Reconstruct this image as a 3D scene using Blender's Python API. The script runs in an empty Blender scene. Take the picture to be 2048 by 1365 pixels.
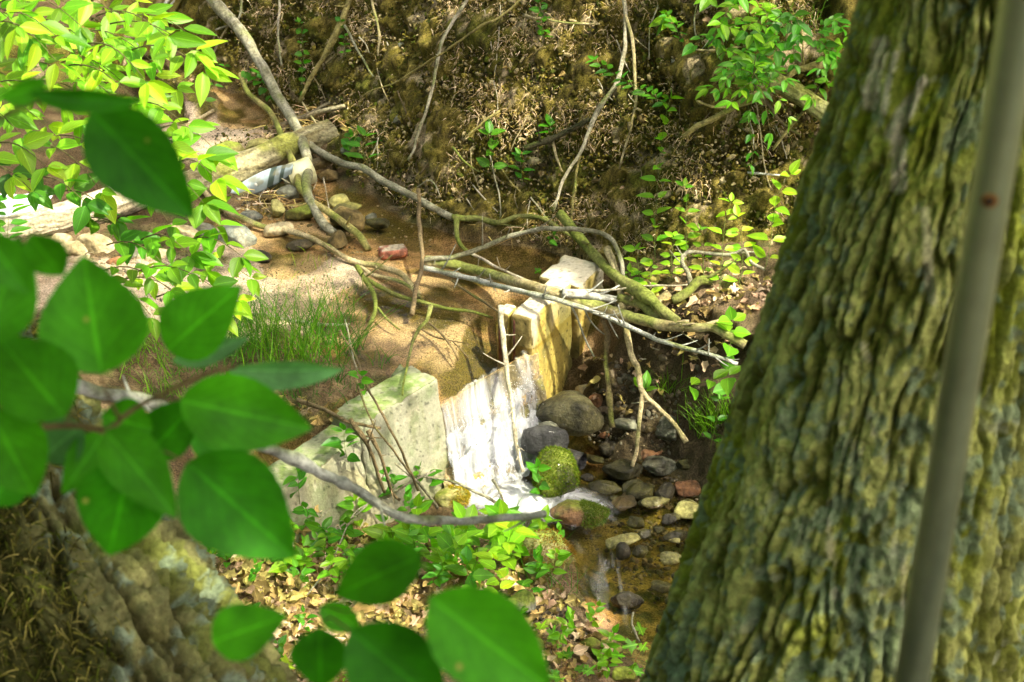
import bpy, bmesh, math, random, colorsys
import numpy as np
from mathutils import Vector, Matrix
from mathutils.geometry import delaunay_2d_cdt
random.seed(7)
RNG = np.random.default_rng(11)
scene = bpy.context.scene
COL = scene.collection

# ------------------------------------------------------------------ camera, sky, sun, exposure
CAM = np.array([0.0, 0.0, 4.2]); PITCH = math.radians(30); F = 3247.0
cd = bpy.data.cameras.new('camera'); cam = bpy.data.objects.new('camera', cd); COL.objects.link(cam)
cam.location = CAM; cam.rotation_euler = (math.radians(60), 0, 0)
cd.sensor_width = 36; cd.lens = 36 * F / 2048; cd.clip_start = 0.05; cd.clip_end = 500
cd.dof.use_dof = True; cd.dof.focus_distance = 6.7; cd.dof.aperture_fstop = 8.0
scene.camera = cam
SUN = np.array([0.45, -0.25, 0.86]); SUN /= np.linalg.norm(SUN)
w = bpy.data.worlds.new('World'); scene.world = w; w.use_nodes = True
nt = w.node_tree; nt.nodes.clear()
sky = nt.nodes.new('ShaderNodeTexSky'); sky.sky_type = 'NISHITA'; sky.sun_disc = False
sky.sun_elevation = math.asin(SUN[2]); sky.sun_rotation = math.atan2(SUN[0], SUN[1])
sky.ozone_density = 0.0; sky.dust_density = 8; sky.air_density = 0.35
bg = nt.nodes.new('ShaderNodeBackground'); bg.inputs['Strength'].default_value = 0.15
wo = nt.nodes.new('ShaderNodeOutputWorld')
nt.links.new(sky.outputs[0], bg.inputs[0]); nt.links.new(bg.outputs[0], wo.inputs[0])
sl = bpy.data.lights.new('sun', 'SUN'); sl.energy = 2.0; sl.angle = math.radians(0.5); sl.color = (1, .95, .72)
so = bpy.data.objects.new('sun', sl); COL.objects.link(so); so.location = (4, -3, 12)
so.rotation_euler = Vector(SUN).to_track_quat('Z', 'Y').to_euler()
scene.view_settings.view_transform = 'Standard'; scene.view_settings.look = 'None'
scene.view_settings.exposure = 2.3; scene.view_settings.gamma = 1
scene.render.engine = 'CYCLES'
scene.cycles.max_bounces = 8; scene.cycles.transparent_max_bounces = 16; scene.cycles.use_denoising = True

# ------------------------------------------------------------------ pixel -> world helpers (photo pixels 2048x1365)
CP, SP = math.cos(PITCH), math.sin(PITCH)
def ray(px, py):
    dx = (px - 1024) / F; dy = -(py - 682.5) / F
    return np.array([dx, CP + dy * SP, -SP + dy * CP])     # unit forward depth
def atd(px, py, d): return CAM + ray(px, py) * d
def atz(px, py, z):
    r = ray(px, py); return CAM + r * ((z - CAM[2]) / r[2])

# ------------------------------------------------------------------ noise
def _h(ix, iy, iz, s):
    n = (ix.astype(np.int64) * 374761393 + iy.astype(np.int64) * 668265263 + iz.astype(np.int64) * 2147483647 + s * 974634777) & 0xffffffff
    n = ((n ^ (n >> 13)) * 1274126177) & 0xffffffff
    n = ((n ^ (n >> 16)) * 2246822519) & 0xffffffff
    return ((n ^ (n >> 15)) & 0xffffff) / float(0xffffff)
def vnoise(p, s=0):
    p = np.asarray(p, float); f = np.floor(p); t = p - f; t = t * t * (3 - 2 * t)
    i = f.astype(np.int64); r = 0
    for a in (0, 1):
        wa = t[..., 0] if a else 1 - t[..., 0]
        for b in (0, 1):
            wb = t[..., 1] if b else 1 - t[..., 1]
            for c in (0, 1):
                wc = t[..., 2] if c else 1 - t[..., 2]
                r = r + wa * wb * wc * _h(i[..., 0] + a, i[..., 1] + b, i[..., 2] + c, s)
    return r * 2 - 1
def fbm(p, s=0, o=4, g=.5, l=2.07):
    r = 0; a = 1; q = np.asarray(p, float); tot = 0
    for k in range(o):
        r = r + a * vnoise(q, s + k * 13); tot += a; a *= g; q = q * l + 7.3
    return r / tot
def ss(a, b, x):
    t = np.clip((x - a) / (b - a), 0, 1); return t * t * (3 - 2 * t)
def mixc(a, b, t): return np.asarray(a) * (1 - t[..., None]) + np.asarray(b) * t[..., None]
def worley(p, s=0):
    """F1, F2 and a per-cell random value for 2-D points"""
    f = np.floor(p).astype(np.int64); d1 = np.full(p.shape[0], 9.); d2 = d1.copy(); rv = np.zeros(p.shape[0])
    z = np.zeros(p.shape[0], np.int64)
    for a in (-1, 0, 1):
        for b in (-1, 0, 1):
            cx = f[:, 0] + a; cy = f[:, 1] + b
            jx = _h(cx, cy, z, s); jy = _h(cx, cy, z, s + 5)
            d = np.hypot(cx + jx - p[:, 0], cy + jy - p[:, 1])
            m = d < d1
            d2 = np.where(m, d1, np.minimum(d2, d)); rv = np.where(m, _h(cx, cy, z, s + 9), rv); d1 = np.where(m, d, d1)
    return d1, d2, rv

# ------------------------------------------------------------------ mesh builder, tagging
class MB:
    def __init__(s): s.v = []; s.f = []; s.c = []; s.u = []; s.n = 0
    def add(s, v, f, col=(1, 1, 1), uv=None):
        v = np.asarray(v, float); n = len(v)
        c = np.broadcast_to(np.asarray(col, float), (n, 3)) if np.ndim(col) == 1 else np.asarray(col)
        s.v.append(v); s.c.append(c); s.u.append(np.zeros((n, 2)) if uv is None else np.asarray(uv, float))
        for g in (f if isinstance(f, list) else [f]):
            s.f.append(np.asarray(g, np.int64) + s.n)
        s.n += n
    def inst(s, tv, tf, org, R, sc, cols, uv=None):
        """template verts (n,3), frames org (N,3), R (N,3,3) columns = axes, sc (N,) or (N,3)"""
        N = len(org); n = len(tv); sc = np.asarray(sc, float)
        if sc.ndim == 1: sc = np.repeat(sc[:, None], 3, 1)
        lv = tv[None] * sc[:, None, :]
        v = np.einsum('kij,knj->kni', R, lv) + org[:, None, :]
        c = np.repeat(np.asarray(cols)[:, None, :], n, 1)
        off = (np.arange(N) * n)[:, None, None]
        fs = [(np.asarray(g)[None] + off).reshape(-1, np.asarray(g).shape[1]) for g in (tf if isinstance(tf, list) else [tf])]
        s.add(v.reshape(-1, 3), fs, c.reshape(-1, 3), None if uv is None else np.tile(uv, (N, 1)))
    def build(s, name, mat, parent=None, smooth=True, origin=None):
        v = np.concatenate(s.v); c = np.concatenate(s.c); u = np.concatenate(s.u)
        if parent is not None: v = v - np.array(parent.matrix_basis.translation if parent.parent is None else parent.parent.matrix_basis.translation)
        elif origin is not None: v = v - np.asarray(origin)
        me = bpy.data.meshes.new(name); me.vertices.add(len(v)); me.vertices.foreach_set('co', v.astype(np.float32).ravel())
        nl = sum(g.size for g in s.f); nf = sum(len(g) for g in s.f)
        me.loops.add(nl); me.polygons.add(nf)
        me.loops.foreach_set('vertex_index', np.concatenate([g.ravel() for g in s.f]).astype(np.int32))
        tot = np.concatenate([np.full(len(g), g.shape[1]) for g in s.f]); st = np.concatenate([[0], np.cumsum(tot)[:-1]])
        me.polygons.foreach_set('loop_start', st.astype(np.int32))
        me.update(calc_edges=True)
        a = me.color_attributes.new('Col', 'FLOAT_COLOR', 'POINT')
        a.data.foreach_set('color', np.concatenate([c, np.ones((len(c), 1))], 1).astype(np.float32).ravel())
        b = me.attributes.new('uvv', 'FLOAT2', 'POINT'); b.data.foreach_set('vector', u.astype(np.float32).ravel())
        if smooth: me.polygons.foreach_set('use_smooth', np.ones(nf, bool))
        me.validate()
        me.materials.append(mat)
        o = bpy.data.objects.new(name, me); COL.objects.link(o)
        if parent is not None: o.parent = parent
        elif origin is not None: o.location = origin
        return o
USED = {}
LM = [(1140, 820, 'big wet boulder'), (1115, 950, 'upright mossy rock'), (1170, 1025, 'low mossy rock'), (990, 900, 'waterfall'),
      (1130, 680, 'right concrete wall'), (780, 860, 'left concrete wall'), (1100, 1110, 'mossy bank boulder'), (785, 515, 'red brick'),
      (500, 330, 'large weathered log'), (600, 365, 'pale drum'), (505, 365, 'blue-grey panel'), (100, 430, 'pale fallen trunk'),
      (1255, 1195, 'dark midstream stone'), (1210, 1330, 'bottom of the pool'), (900, 1000, 'yellow mossed stone'), (1350, 640, 'sawn log end'),
      (1270, 560, 'green leaning pole'), (1400, 570, 'dark broken stump'), (300, 1200, 'mossy trunk at the bottom'), (1600, 200, 'split log beside the big tree'),
      (1110, 400, 'foot of the far bank'), (850, 100, 'long pale hanging root'), (1180, 300, 'twin hanging roots'), (600, 60, 'leaning grey sapling'),
      (620, 1200, 'leaf litter patch'), (1080, 1330, 'lower edge of the leaf litter'), (1460, 470, 'leafy terrace'), (1330, 400, 'tall climbing vine'), (480, 720, 'long grass'), (1250, 870, 'sunlit sand bar'),
      (1460, 1000, 'base of the big tree'), (1460, 60, 'leafy top bush')]
def where(px, py, k=0):
    ds = sorted((math.hypot(px - x, (py - y) * 1.2), x, y, n) for x, y, n in LM)
    d, x, y, n = ds[k]
    if abs(py - y) > abs(px - x): rel = 'in front of' if py > y else 'behind'
    else: rel = 'right of' if px > x else 'left of'
    if d < 25: rel = 'close beside'
    return rel + ' the ' + n
def ulabel(desc, px, py):
    if len(desc.split()) > 8: desc = desc.replace(', leaning over the log', '').replace('slanting over the weir wall', '').replace(' with a sawn end, on the wall', ' with a sawn end').strip()
    for t in (desc + ' ' + where(px, py), desc + ', ' + where(px, py) + ' and ' + where(px, py, 1), desc + ', ' + where(px, py, 1) + ' and ' + where(px, py, 2)):
        t = ' '.join(t.split())
        if len(t.split()) <= 16 and t not in USED: USED[t] = 1; return t
    for adj in ('small', 'slim', 'pale', 'crooked', 'darker', 'tilted', 'lowest', 'topmost', 'broader', 'shorter', 'brightest', 'outermost'):
        t = ' '.join((adj + ' ' + desc + ' ' + where(px, py)).split())
        if t not in USED: USED[t] = 1; return t
    USED[t] = 1; return t
def tag(o, label=None, cat=None, group=None, kind=None):
    if label: o['label'] = label; USED[label] = 1
    if cat: o['category'] = cat
    if group: o['group'] = group
    if kind: o['kind'] = kind
    return o
def empty(name, loc):
    o = bpy.data.objects.new(name, None); COL.objects.link(o); o.location = [float(a) for a in loc]; o.empty_display_size = .05
    o.matrix_basis = Matrix.Translation([float(a) for a in loc]); return o

# ------------------------------------------------------------------ materials
def mat(name, rough=.8, col=None, vcol=True, spec=.3, trans=0, transcol=(1, 1, 1), det=None, detamt=.35, bump=0, bumpscale=60, noise_rough=0, metal=0, veins=False, coat=0, stretch=None, veinamt=1, spots=0):
    m = bpy.data.materials.new(name); m.use_nodes = True; t = m.node_tree; N = t.nodes; L = t.links; N.clear()
    out = N.new('ShaderNodeOutputMaterial'); p = N.new('ShaderNodeBsdfPrincipled')
    p.inputs['Roughness'].default_value = rough; p.inputs['Specular IOR Level'].default_value = spec; p.inputs['Metallic'].default_value = metal
    p.inputs['Coat Weight'].default_value = coat; p.inputs['Coat Roughness'].default_value = .12
    if vcol:
        a = N.new('ShaderNodeAttribute'); a.attribute_name = 'Col'; c = a.outputs['Color']
        if col is not None:
            mx = N.new('ShaderNodeMix'); mx.data_type = 'RGBA'; mx.blend_type = 'MULTIPLY'; mx.inputs[0].default_value = 1
            L.new(c, mx.inputs['A']); mx.inputs['B'].default_value = (*col, 1); c = mx.outputs['Result']
    else:
        r = N.new('ShaderNodeRGB'); r.outputs[0].default_value = (*col, 1); c = r.outputs[0]
    tc = N.new('ShaderNodeTexCoord'); co = tc.outputs['Object']
    if stretch:
        mp = N.new('ShaderNodeMapping'); mp.inputs['Scale'].default_value = stretch; L.new(co, mp.inputs[0]); co = mp.outputs[0]
    if det:
        n = N.new('ShaderNodeTexNoise'); n.inputs['Scale'].default_value = det; n.inputs['Detail'].default_value = 6; n.inputs['Roughness'].default_value = .65; L.new(co, n.inputs[0])
        mr = N.new('ShaderNodeMapRange'); mr.inputs[1].default_value = .3; mr.inputs[2].default_value = .7; mr.inputs[3].default_value = 1 - detamt; mr.inputs[4].default_value = 1 + detamt
        L.new(n.outputs[0], mr.inputs[0])
        v = N.new('ShaderNodeVectorMath'); v.operation = 'SCALE'; L.new(c, v.inputs[0]); L.new(mr.outputs[0], v.inputs['Scale']); c = v.outputs[0]
    if veins:
        a = N.new('ShaderNodeAttribute'); a.attribute_name = 'uvv'; sx = N.new('ShaderNodeSeparateXYZ'); L.new(a.outputs['Vector'], sx.inputs[0])
        ab = N.new('ShaderNodeMath'); ab.operation = 'ABSOLUTE'; L.new(sx.outputs[0], ab.inputs[0])
        # side veins: phase = v*7 - |u|*3
        m1 = N.new('ShaderNodeMath'); m1.operation = 'MULTIPLY'; m1.inputs[1].default_value = 7.0; L.new(sx.outputs[1], m1.inputs[0])
        m2 = N.new('ShaderNodeMath'); m2.operation = 'MULTIPLY_ADD'; m2.inputs[1].default_value = -3.2; L.new(ab.outputs[0], m2.inputs[0]); L.new(m1.outputs[0], m2.inputs[2])
        pp = N.new('ShaderNodeMath'); pp.operation = 'PINGPONG'; pp.inputs[1].default_value = .5; L.new(m2.outputs[0], pp.inputs[0])
        s1 = N.new('ShaderNodeMapRange'); s1.inputs[1].default_value = 0; s1.inputs[2].default_value = .09; s1.inputs[3].default_value = .35 * veinamt; s1.inputs[4].default_value = 0; L.new(pp.outputs[0], s1.inputs[0])
        s2 = N.new('ShaderNodeMapRange'); s2.inputs[1].default_value = .01; s2.inputs[2].default_value = .07; s2.inputs[3].default_value = .9 * veinamt; s2.inputs[4].default_value = 0; L.new(ab.outputs[0], s2.inputs[0])
        mxx = N.new('ShaderNodeMath'); mxx.operation = 'MAXIMUM'; L.new(s1.outputs[0], mxx.inputs[0]); L.new(s2.outputs[0], mxx.inputs[1])
        ad = N.new('ShaderNodeMath'); ad.operation = 'ADD'; ad.inputs[1].default_value = 1; L.new(mxx.outputs[0], ad.inputs[0])
        v = N.new('ShaderNodeVectorMath'); v.operation = 'SCALE'; L.new(c, v.inputs[0]); L.new(ad.outputs[0], v.inputs['Scale']); c = v.outputs[0]
    if spots:
        vo = N.new('ShaderNodeTexVoronoi'); vo.inputs['Scale'].default_value = 34; L.new(tc.outputs['Object'], vo.inputs[0]); sc = N.new('ShaderNodeSeparateColor'); L.new(vo.outputs['Color'], sc.inputs[0])
        g1 = N.new('ShaderNodeMath'); g1.operation = 'GREATER_THAN'; g1.inputs[1].default_value = .8; L.new(sc.outputs[0], g1.inputs[0]); g2 = N.new('ShaderNodeMapRange'); g2.inputs[1].default_value = .05; g2.inputs[2].default_value = .12; g2.inputs[3].default_value = 1; g2.inputs[4].default_value = 0; L.new(vo.outputs['Distance'], g2.inputs[0])
        g3 = N.new('ShaderNodeMath'); g3.operation = 'MULTIPLY'; L.new(g1.outputs[0], g3.inputs[0]); L.new(g2.outputs[0], g3.inputs[1]); mxs = N.new('ShaderNodeMix'); mxs.data_type = 'RGBA'; L.new(g3.outputs[0], mxs.inputs[0]); L.new(c, mxs.inputs['A']); mxs.inputs['B'].default_value = (.40, .36, .08, 1); c = mxs.outputs['Result']
    L.new(c, p.inputs['Base Color'])
    if bump:
        n = N.new('ShaderNodeTexNoise'); n.inputs['Scale'].default_value = bumpscale; n.inputs['Detail'].default_value = 7; n.inputs['Roughness'].default_value = .7; L.new(co, n.inputs[0])
        b = N.new('ShaderNodeBump'); b.inputs['Strength'].default_value = min(1, bump); b.inputs['Distance'].default_value = .01 * max(1, bump); L.new(n.outputs[0], b.inputs['Height']); L.new(b.outputs[0], p.inputs['Normal'])
    sh = p.outputs[0]
    if trans:
        tr = N.new('ShaderNodeBsdfTranslucent'); mm = N.new('ShaderNodeMix'); mm.data_type = 'RGBA'; mm.blend_type = 'MULTIPLY'; mm.inputs[0].default_value = 1
        L.new(c, mm.inputs['A']); mm.inputs['B'].default_value = (*transcol, 1); L.new(mm.outputs['Result'], tr.inputs[0])
        mx = N.new('ShaderNodeMixShader'); mx.inputs[0].default_value = trans; L.new(sh, mx.inputs[1]); L.new(tr.outputs[0], mx.inputs[2]); sh = mx.outputs[0]
    L.new(sh, out.inputs[0]); return m

M = {}
M['ground'] = mat('ground_soil', .88, det=130, detamt=.8, bump=2.2, bumpscale=130, spec=.25)
M['leaf'] = mat('leaf_green', .42, veins=True, trans=.5, transcol=(1.5, 1.6, .6), spec=.35)
M['canopy'] = mat('canopy_leaf', .5, trans=.4, transcol=(1.3, 1.5, .6), spec=.3)
M['grass'] = mat('grass_blade', .5, trans=.4, transcol=(1.3, 1.4, .6), spec=.3)
M['moss'] = mat('moss', .9, trans=.3, spec=.1)
M['litter'] = mat('dead_leaf', .75, trans=.2, spec=.2, det=40, detamt=.25, veins=True)
M['bark'] = mat('bark', .9, det=90, detamt=.35, bump=1, bumpscale=140, spec=.15)
M['twig'] = mat('twig_bark', .8, det=90, detamt=.55, bump=1.3, bumpscale=160, spec=.25)
M['wood'] = mat('weathered_wood', .8, det=60, detamt=.55, bump=1.6, bumpscale=70, spec=.25)
M['rock'] = mat('dry_rock', .75, det=45, detamt=.5, bump=1.4, bumpscale=60, spec=.3)
M['wetrock'] = mat('wet_rock', .34, det=45, detamt=.7, bump=1.8, bumpscale=55, spec=.35, coat=.12)
M['concrete'] = mat('concrete', .85, det=60, detamt=.22, bump=.6, bumpscale=120, spec=.25)
M['metal'] = mat('galvanised_metal', .38, det=25, detamt=.12, spec=.5, metal=.85)
M['paint'] = mat('painted_panel', .45, det=20, detamt=.15, spec=.5)

# ------------------------------------------------------------------ terrain control points
ZU, ZL = .52, .10
ctl = []
def cp(px, py, z): p = atz(px, py, z); ctl.append((p[0], p[1], z)); return p
def cw(x, y, z): ctl.append((x, y, z))
FOOT = [(-3.6, 11.6), (-2.6, 10.6), (-1.82, 9.5), (-1.42, 9.05), (-1.0, 8.6), (-.74, 7.9), (-.38, 7.5), (-.04, 7.33), (.28, 7.18), (.55, 6.98), (.8, 6.78), (1.2, 6.72), (1.7, 6.68), (2.6, 6.6), (4, 6.4)]
FZ = [.6, .55, .5, .47, .46, .46, .47, .48, .5, .62, .78, .84, .9, .95, 1.0]
for i, (x, y) in enumerate(FOOT):
    a = np.array(FOOT[max(0, i - 1)]); b = np.array(FOOT[min(len(FOOT) - 1, i + 1)]); t = b - a; t /= np.linalg.norm(t); n = np.array([-t[1], t[0]])
    if n[1] < 0: n = -n
    z0 = FZ[i]; cw(x, y, z0)
    for dn, dz in ((.10, .16), (.30, .55), (.62, 1.12), (1.0, 1.62), (1.6, 2.1), (3.5, 3.3)):
        q = np.array([x, y]) + n * dn; cw(q[0], q[1], z0 + dz)
# upper stream bed
for px, py in [(700, 690), (800, 640), (850, 700), (930, 640), (950, 560), (860, 560), (800, 470), (730, 430), (660, 400), (900, 500), (1000, 530), (1040, 570), (900, 740), (800, 720), (1090, 520)]: cp(px, py, .475)
for px, py in [(400, 195), (330, 190), (460, 215), (250, 200)]: cp(px, py, .47)
for px, py in [(480, 470), (560, 500), (560, 540), (650, 480)]: cp(px, py, .505)
for px, py in [(520, 590), (620, 575), (700, 545), (600, 620), (420, 620)]: cp(px, py, .535)
for px, py in [(350, 600), (300, 560), (420, 520), (350, 470), (220, 520), (100, 500), (0, 500), (-200, 500)]: cp(px, py, .56)
for px, py, z in [(400, 270, .56), (300, 300, .56), (520, 260, .6), (600, 270, .58), (640, 300, .56), (200, 330, .56), (0, 300, .6), (-200, 300, .65), (100, 400, .58), (500, 330, .53), (400, 350, .54), (600, 350, .5), (480, 400, .53), (560, 400, .5), (350, 410, .55),
                   (480, 145, .62), (380, 130, .62), (300, 60, .9), (200, 30, 1.0), (0, 80, .9), (-200, 50, 1.0), (0, 180, .62), (540, 190, .58), (620, 235, .56),
                   (480, 690, .56), (560, 720, .56), (640, 740, .56), (700, 770, .57), (740, 775, .56), (400, 740, .62), (300, 800, .7), (450, 820, .62), (560, 810, .6), (620, 830, .6), (400, 880, .6), (200, 800, .8), (0, 700, .9), (700, 800, .57),
                   (500, 880, .58), (420, 940, .55)]: cp(px, py, z)
# right side terrace and its drop
for px, py, z in [(1230, 590, .62), (1300, 640, .66), (1290, 580, .68), (1400, 600, .78), (1500, 640, .78), (1480, 700, .68), (1600, 620, .85), (1560, 750, .65), (1380, 690, .62), (1215, 560, .6), (1240, 650, .58),
                  (1230, 710, .5), (1300, 760, .45), (1400, 810, .42), (1480, 860, .42), (1600, 900, .5), (1700, 1000, .6), (1210, 760, .25)]: cp(px, py, z)
for px, py in [(1180, 800), (1260, 850), (1330, 890), (1400, 950), (1470, 1020), (1530, 1100), (1560, 1250)]: cp(px, py, .12)
for px, py in [(1240, 885), (1190, 880)]: cp(px, py, .105)
# lower pool bed
for px, py, z in [(1200, 960, .04), (1250, 1050, .03), (1300, 1150, .03), (1350, 1250, .03), (1100, 1060, .0), (1400, 1100, .04), (1450, 1200, .05), (1180, 1120, .02), (1210, 1160, .02), (1190, 1225, .075), (1240, 1250, .06), (1280, 1310, .04), (1000, 1000, 0), (1080, 930, 0), (1100, 850, 0), (930, 980, .0), (1400, 1320, .04), (1450, 1400, .04)]: cp(px, py, z)
# near bank
for px, py, z in [(760, 1010, .12), (860, 1015, .12), (1050, 1065, .12), (1150, 1105, .1), (1160, 1190, .1), (1230, 1295, .1), (1320, 1365, .1), (1400, 1450, .1), (600, 1050, .2), (700, 1080, .2), (850, 1075, .2), (1000, 1120, .24), (1090, 1150, .22), (1110, 1230, .22), (1180, 1330, .22), (1050, 1250, .28), (700, 1250, .38), (500, 1250, .45), (400, 1100, .45), (600, 1365, .42), (900, 1365, .38), (1100, 1365, .3), (850, 1200, .33), (520, 1040, .3), (480, 980, .42), (560, 940, .3)]: cp(px, py, z)
for x in (-3.5, -2, -1, 0, .5): cw(x, 3.6, .75 + (0 if x > -1 else .15)); cw(x, 2.2, 1.5); cw(x, 0, 2.6); cw(x, -3, 3.6)
for x, y, z in [(1.0, 4.2, .12), (1.4, 4.5, .4), (1.2, 3.6, .5), (1.0, 2.2, 1.4), (1.0, 0, 2.5), (2, 4, 1), (2, 2, 1.8), (2, 0, 2.6), (4, 4, 1.5), (4, 0, 2.8), (4, -3, 3.6), (2, 5.5, .9), (4, 5.5, 1.2), (2, -3, 3.6),
                (-4, 5, 1.0), (-6, 5, 1.3), (-6, 0, 2.8), (-6, -3, 3.6), (-4, 7, .7), (-6, 8, .8), (-6, 12, 1.2), (-5, 10, 1.0), (-3.5, 8.6, .62), (-6, 17, 4), (0, 17, 6), (6, 17, 6), (6, 10, 4), (6, 6, 1.6), (6, 0, 3), (6, -3, 3.8)]: cw(x, y, z)
G0 = (-5.0, -2.5); GS = .02; GNX, GNY = 500, 800
def raster(ctl, gnx, gny, gs):
    pts = [Vector((a, b)) for a, b, _ in ctl]
    vs, es, fs, ov, oe, of = delaunay_2d_cdt(pts, [], [], 0, 1e-5)
    zz = [ctl[o[0]][2] for o in ov]; H = np.full((gny, gnx), 1.0)
    for f in fs:
        (x0, y0), (x1, y1), (x2, y2) = [(vs[k][0], vs[k][1]) for k in f]; z0, z1, z2 = [zz[k] for k in f]
        i0 = max(0, int((min(x0, x1, x2) - G0[0]) / gs)); i1 = min(gnx, int((max(x0, x1, x2) - G0[0]) / gs) + 2)
        j0 = max(0, int((min(y0, y1, y2) - G0[1]) / gs)); j1 = min(gny, int((max(y0, y1, y2) - G0[1]) / gs) + 2)
        if i1 <= i0 or j1 <= j0: continue
        X, Y = np.meshgrid(G0[0] + np.arange(i0, i1) * gs, G0[1] + np.arange(j0, j1) * gs)
        d = (y1 - y2) * (x0 - x2) + (x2 - x1) * (y0 - y2)
        if abs(d) < 1e-12: continue
        a = ((y1 - y2) * (X - x2) + (x2 - x1) * (Y - y2)) / d; b = ((y2 - y0) * (X - x2) + (x0 - x2) * (Y - y2)) / d; c = 1 - a - b
        m = (a > -1e-6) & (b > -1e-6) & (c > -1e-6)
        sub = H[j0:j1, i0:i1]; sub[m] = (a * z0 + b * z1 + c * z2)[m]
    return H
def blur(A, k):
    for ax in (0, 1):
        P = np.concatenate([np.take(A, [0] * k, ax), A, np.take(A, [-1] * k, ax)], ax)
        c = np.cumsum(P, ax); z = np.zeros_like(np.take(c, [0], ax)); c = np.concatenate([z, c], ax)
        n = A.shape[ax]; A = (np.take(c, range(2 * k + 1, 2 * k + 1 + n), ax) - np.take(c, range(0, n), ax)) / (2 * k + 1)
    return A
# the weir: u runs along the wall, w2 points downstream
CA = np.array([-.31, 5.84]); CB = np.array([.085, 6.30]); u2 = (CB - CA) / np.linalg.norm(CB - CA); w2 = np.array([u2[1], -u2[0]])
HG = blur(blur(raster(ctl, GNX, GNY, GS), 2), 1)
def wallside(X, Y):
    s = (X - CA[0]) * u2[0] + (Y - CA[1]) * u2[1]; d = (X - CA[0]) * w2[0] + (Y - CA[1]) * w2[1]; return s, d
XX, YY = np.meshgrid(G0[0] + np.arange(GNX) * GS, G0[1] + np.arange(GNY) * GS)
S_, D_ = wallside(XX, YY)
HG = np.where((S_ > -.85) & (S_ < .95) & (D_ > -.02) & (D_ < .5) & (S_ < .62), np.minimum(HG, .12 + ss(.25, .85, -S_) * .5 + .5 * ss(.35, .6, D_) * ss(0, .3, -S_)), HG)
def Hs(x, y, H=None):
    H = HG if H is None else H
    fx = np.clip((np.asarray(x, float) - G0[0]) / GS, 0, GNX - 1.001); fy = np.clip((np.asarray(y, float) - G0[1]) / GS, 0, GNY - 1.001)
    i = fx.astype(int); j = fy.astype(int); a = fx - i; b = fy - j
    return (H[j, i] * (1 - a) + H[j, i + 1] * a) * (1 - b) + (H[j + 1, i] * (1 - a) + H[j + 1, i + 1] * a) * b
# height field with walls and falls added, used to rest branches on things
HB = HG.copy()
HB = np.where((S_ > -.95) & (S_ < 0) & (D_ > -.18) & (D_ < .03), np.maximum(HB, .65), HB)
HB = np.where((S_ > .6) & (S_ < 1.15) & (D_ > -.2) & (D_ < .04 + 0 * S_), np.maximum(HB, .70), HB)
HB = np.where((S_ > 0) & (S_ <= .6) & (D_ > -.05) & (D_ < .4), np.maximum(HB, .52 - D_ * 1.0), HB)
HB = np.where((S_ > -9) & (D_ < 0), np.maximum(HB, np.where((YY > 5) & (XX < .6) & (YY < 10), .5, 0)), HB)
HW = np.where((S_ < 3) & (D_ > .05) & (YY > 4.2) & (YY < 7.2) & (XX > -.6) & (XX < 1.3), np.maximum(HB, ZL), HB); HW = np.where((D_ < -.05) & (YY > 5) & (YY < 10), np.maximum(HW, ZU), HW)
_ts = np.linspace(2.5, 16, 1600)
def gt(px, py, H=None):
    """depth along the pixel's ray where it meets the ground"""
    r = ray(px, py); P = CAM[None] + _ts[:, None] * r
    h = Hs(P[:, 0], P[:, 1], HB if H is None else H); k = np.argmax(P[:, 2] < h)
    return _ts[k] if k > 0 else 11.0
def gnd(px, py): return atd(px, py, gt(px, py))

# ------------------------------------------------------------------ ground mesh
def wblob(px, py, rw, rh, z=None):
    """world ellipse for a patch of material seen round a pixel"""
    c = gnd(px, py); a = gnd(px + rw, py); b = atz(px, py - rh, c[2]); return c, abs(a[0] - c[0]) + .02, abs(b[1] - c[1]) + .02
def blobmask(X, Y, blobs, soft=.35, seed=3):
    m = np.zeros(X.shape); P = np.stack([X * 6, Y * 6, X * 0], -1); n = fbm(P, seed, 3) * soft
    for b in blobs:
        c, rx, ry = wblob(*b); d = np.sqrt(((X - c[0]) / rx) ** 2 + ((Y - c[1]) / ry) ** 2) + n
        m = np.maximum(m, 1 - ss(.75, 1.15, d))
    return m
SAND = [(560, 575, 190, 60), (420, 620, 160, 60), (720, 540, 90, 30), (300, 560, 120, 40), (130, 560, 180, 70), (400, 270, 150, 40), (480, 150, 70, 40), (900, 660, 150, 70), (650, 640, 90, 40), (1240, 880, 60, 30), (1185, 1225, 40, 30), (860, 560, 50, 25), (1010, 590, 60, 25), (480, 480, 90, 40), (640, 450, 90, 30)]
LIT = [(700, 1200, 480, 200), (1100, 1290, 180, 120), (1420, 590, 160, 80), (900, 1090, 250, 70)]
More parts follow.
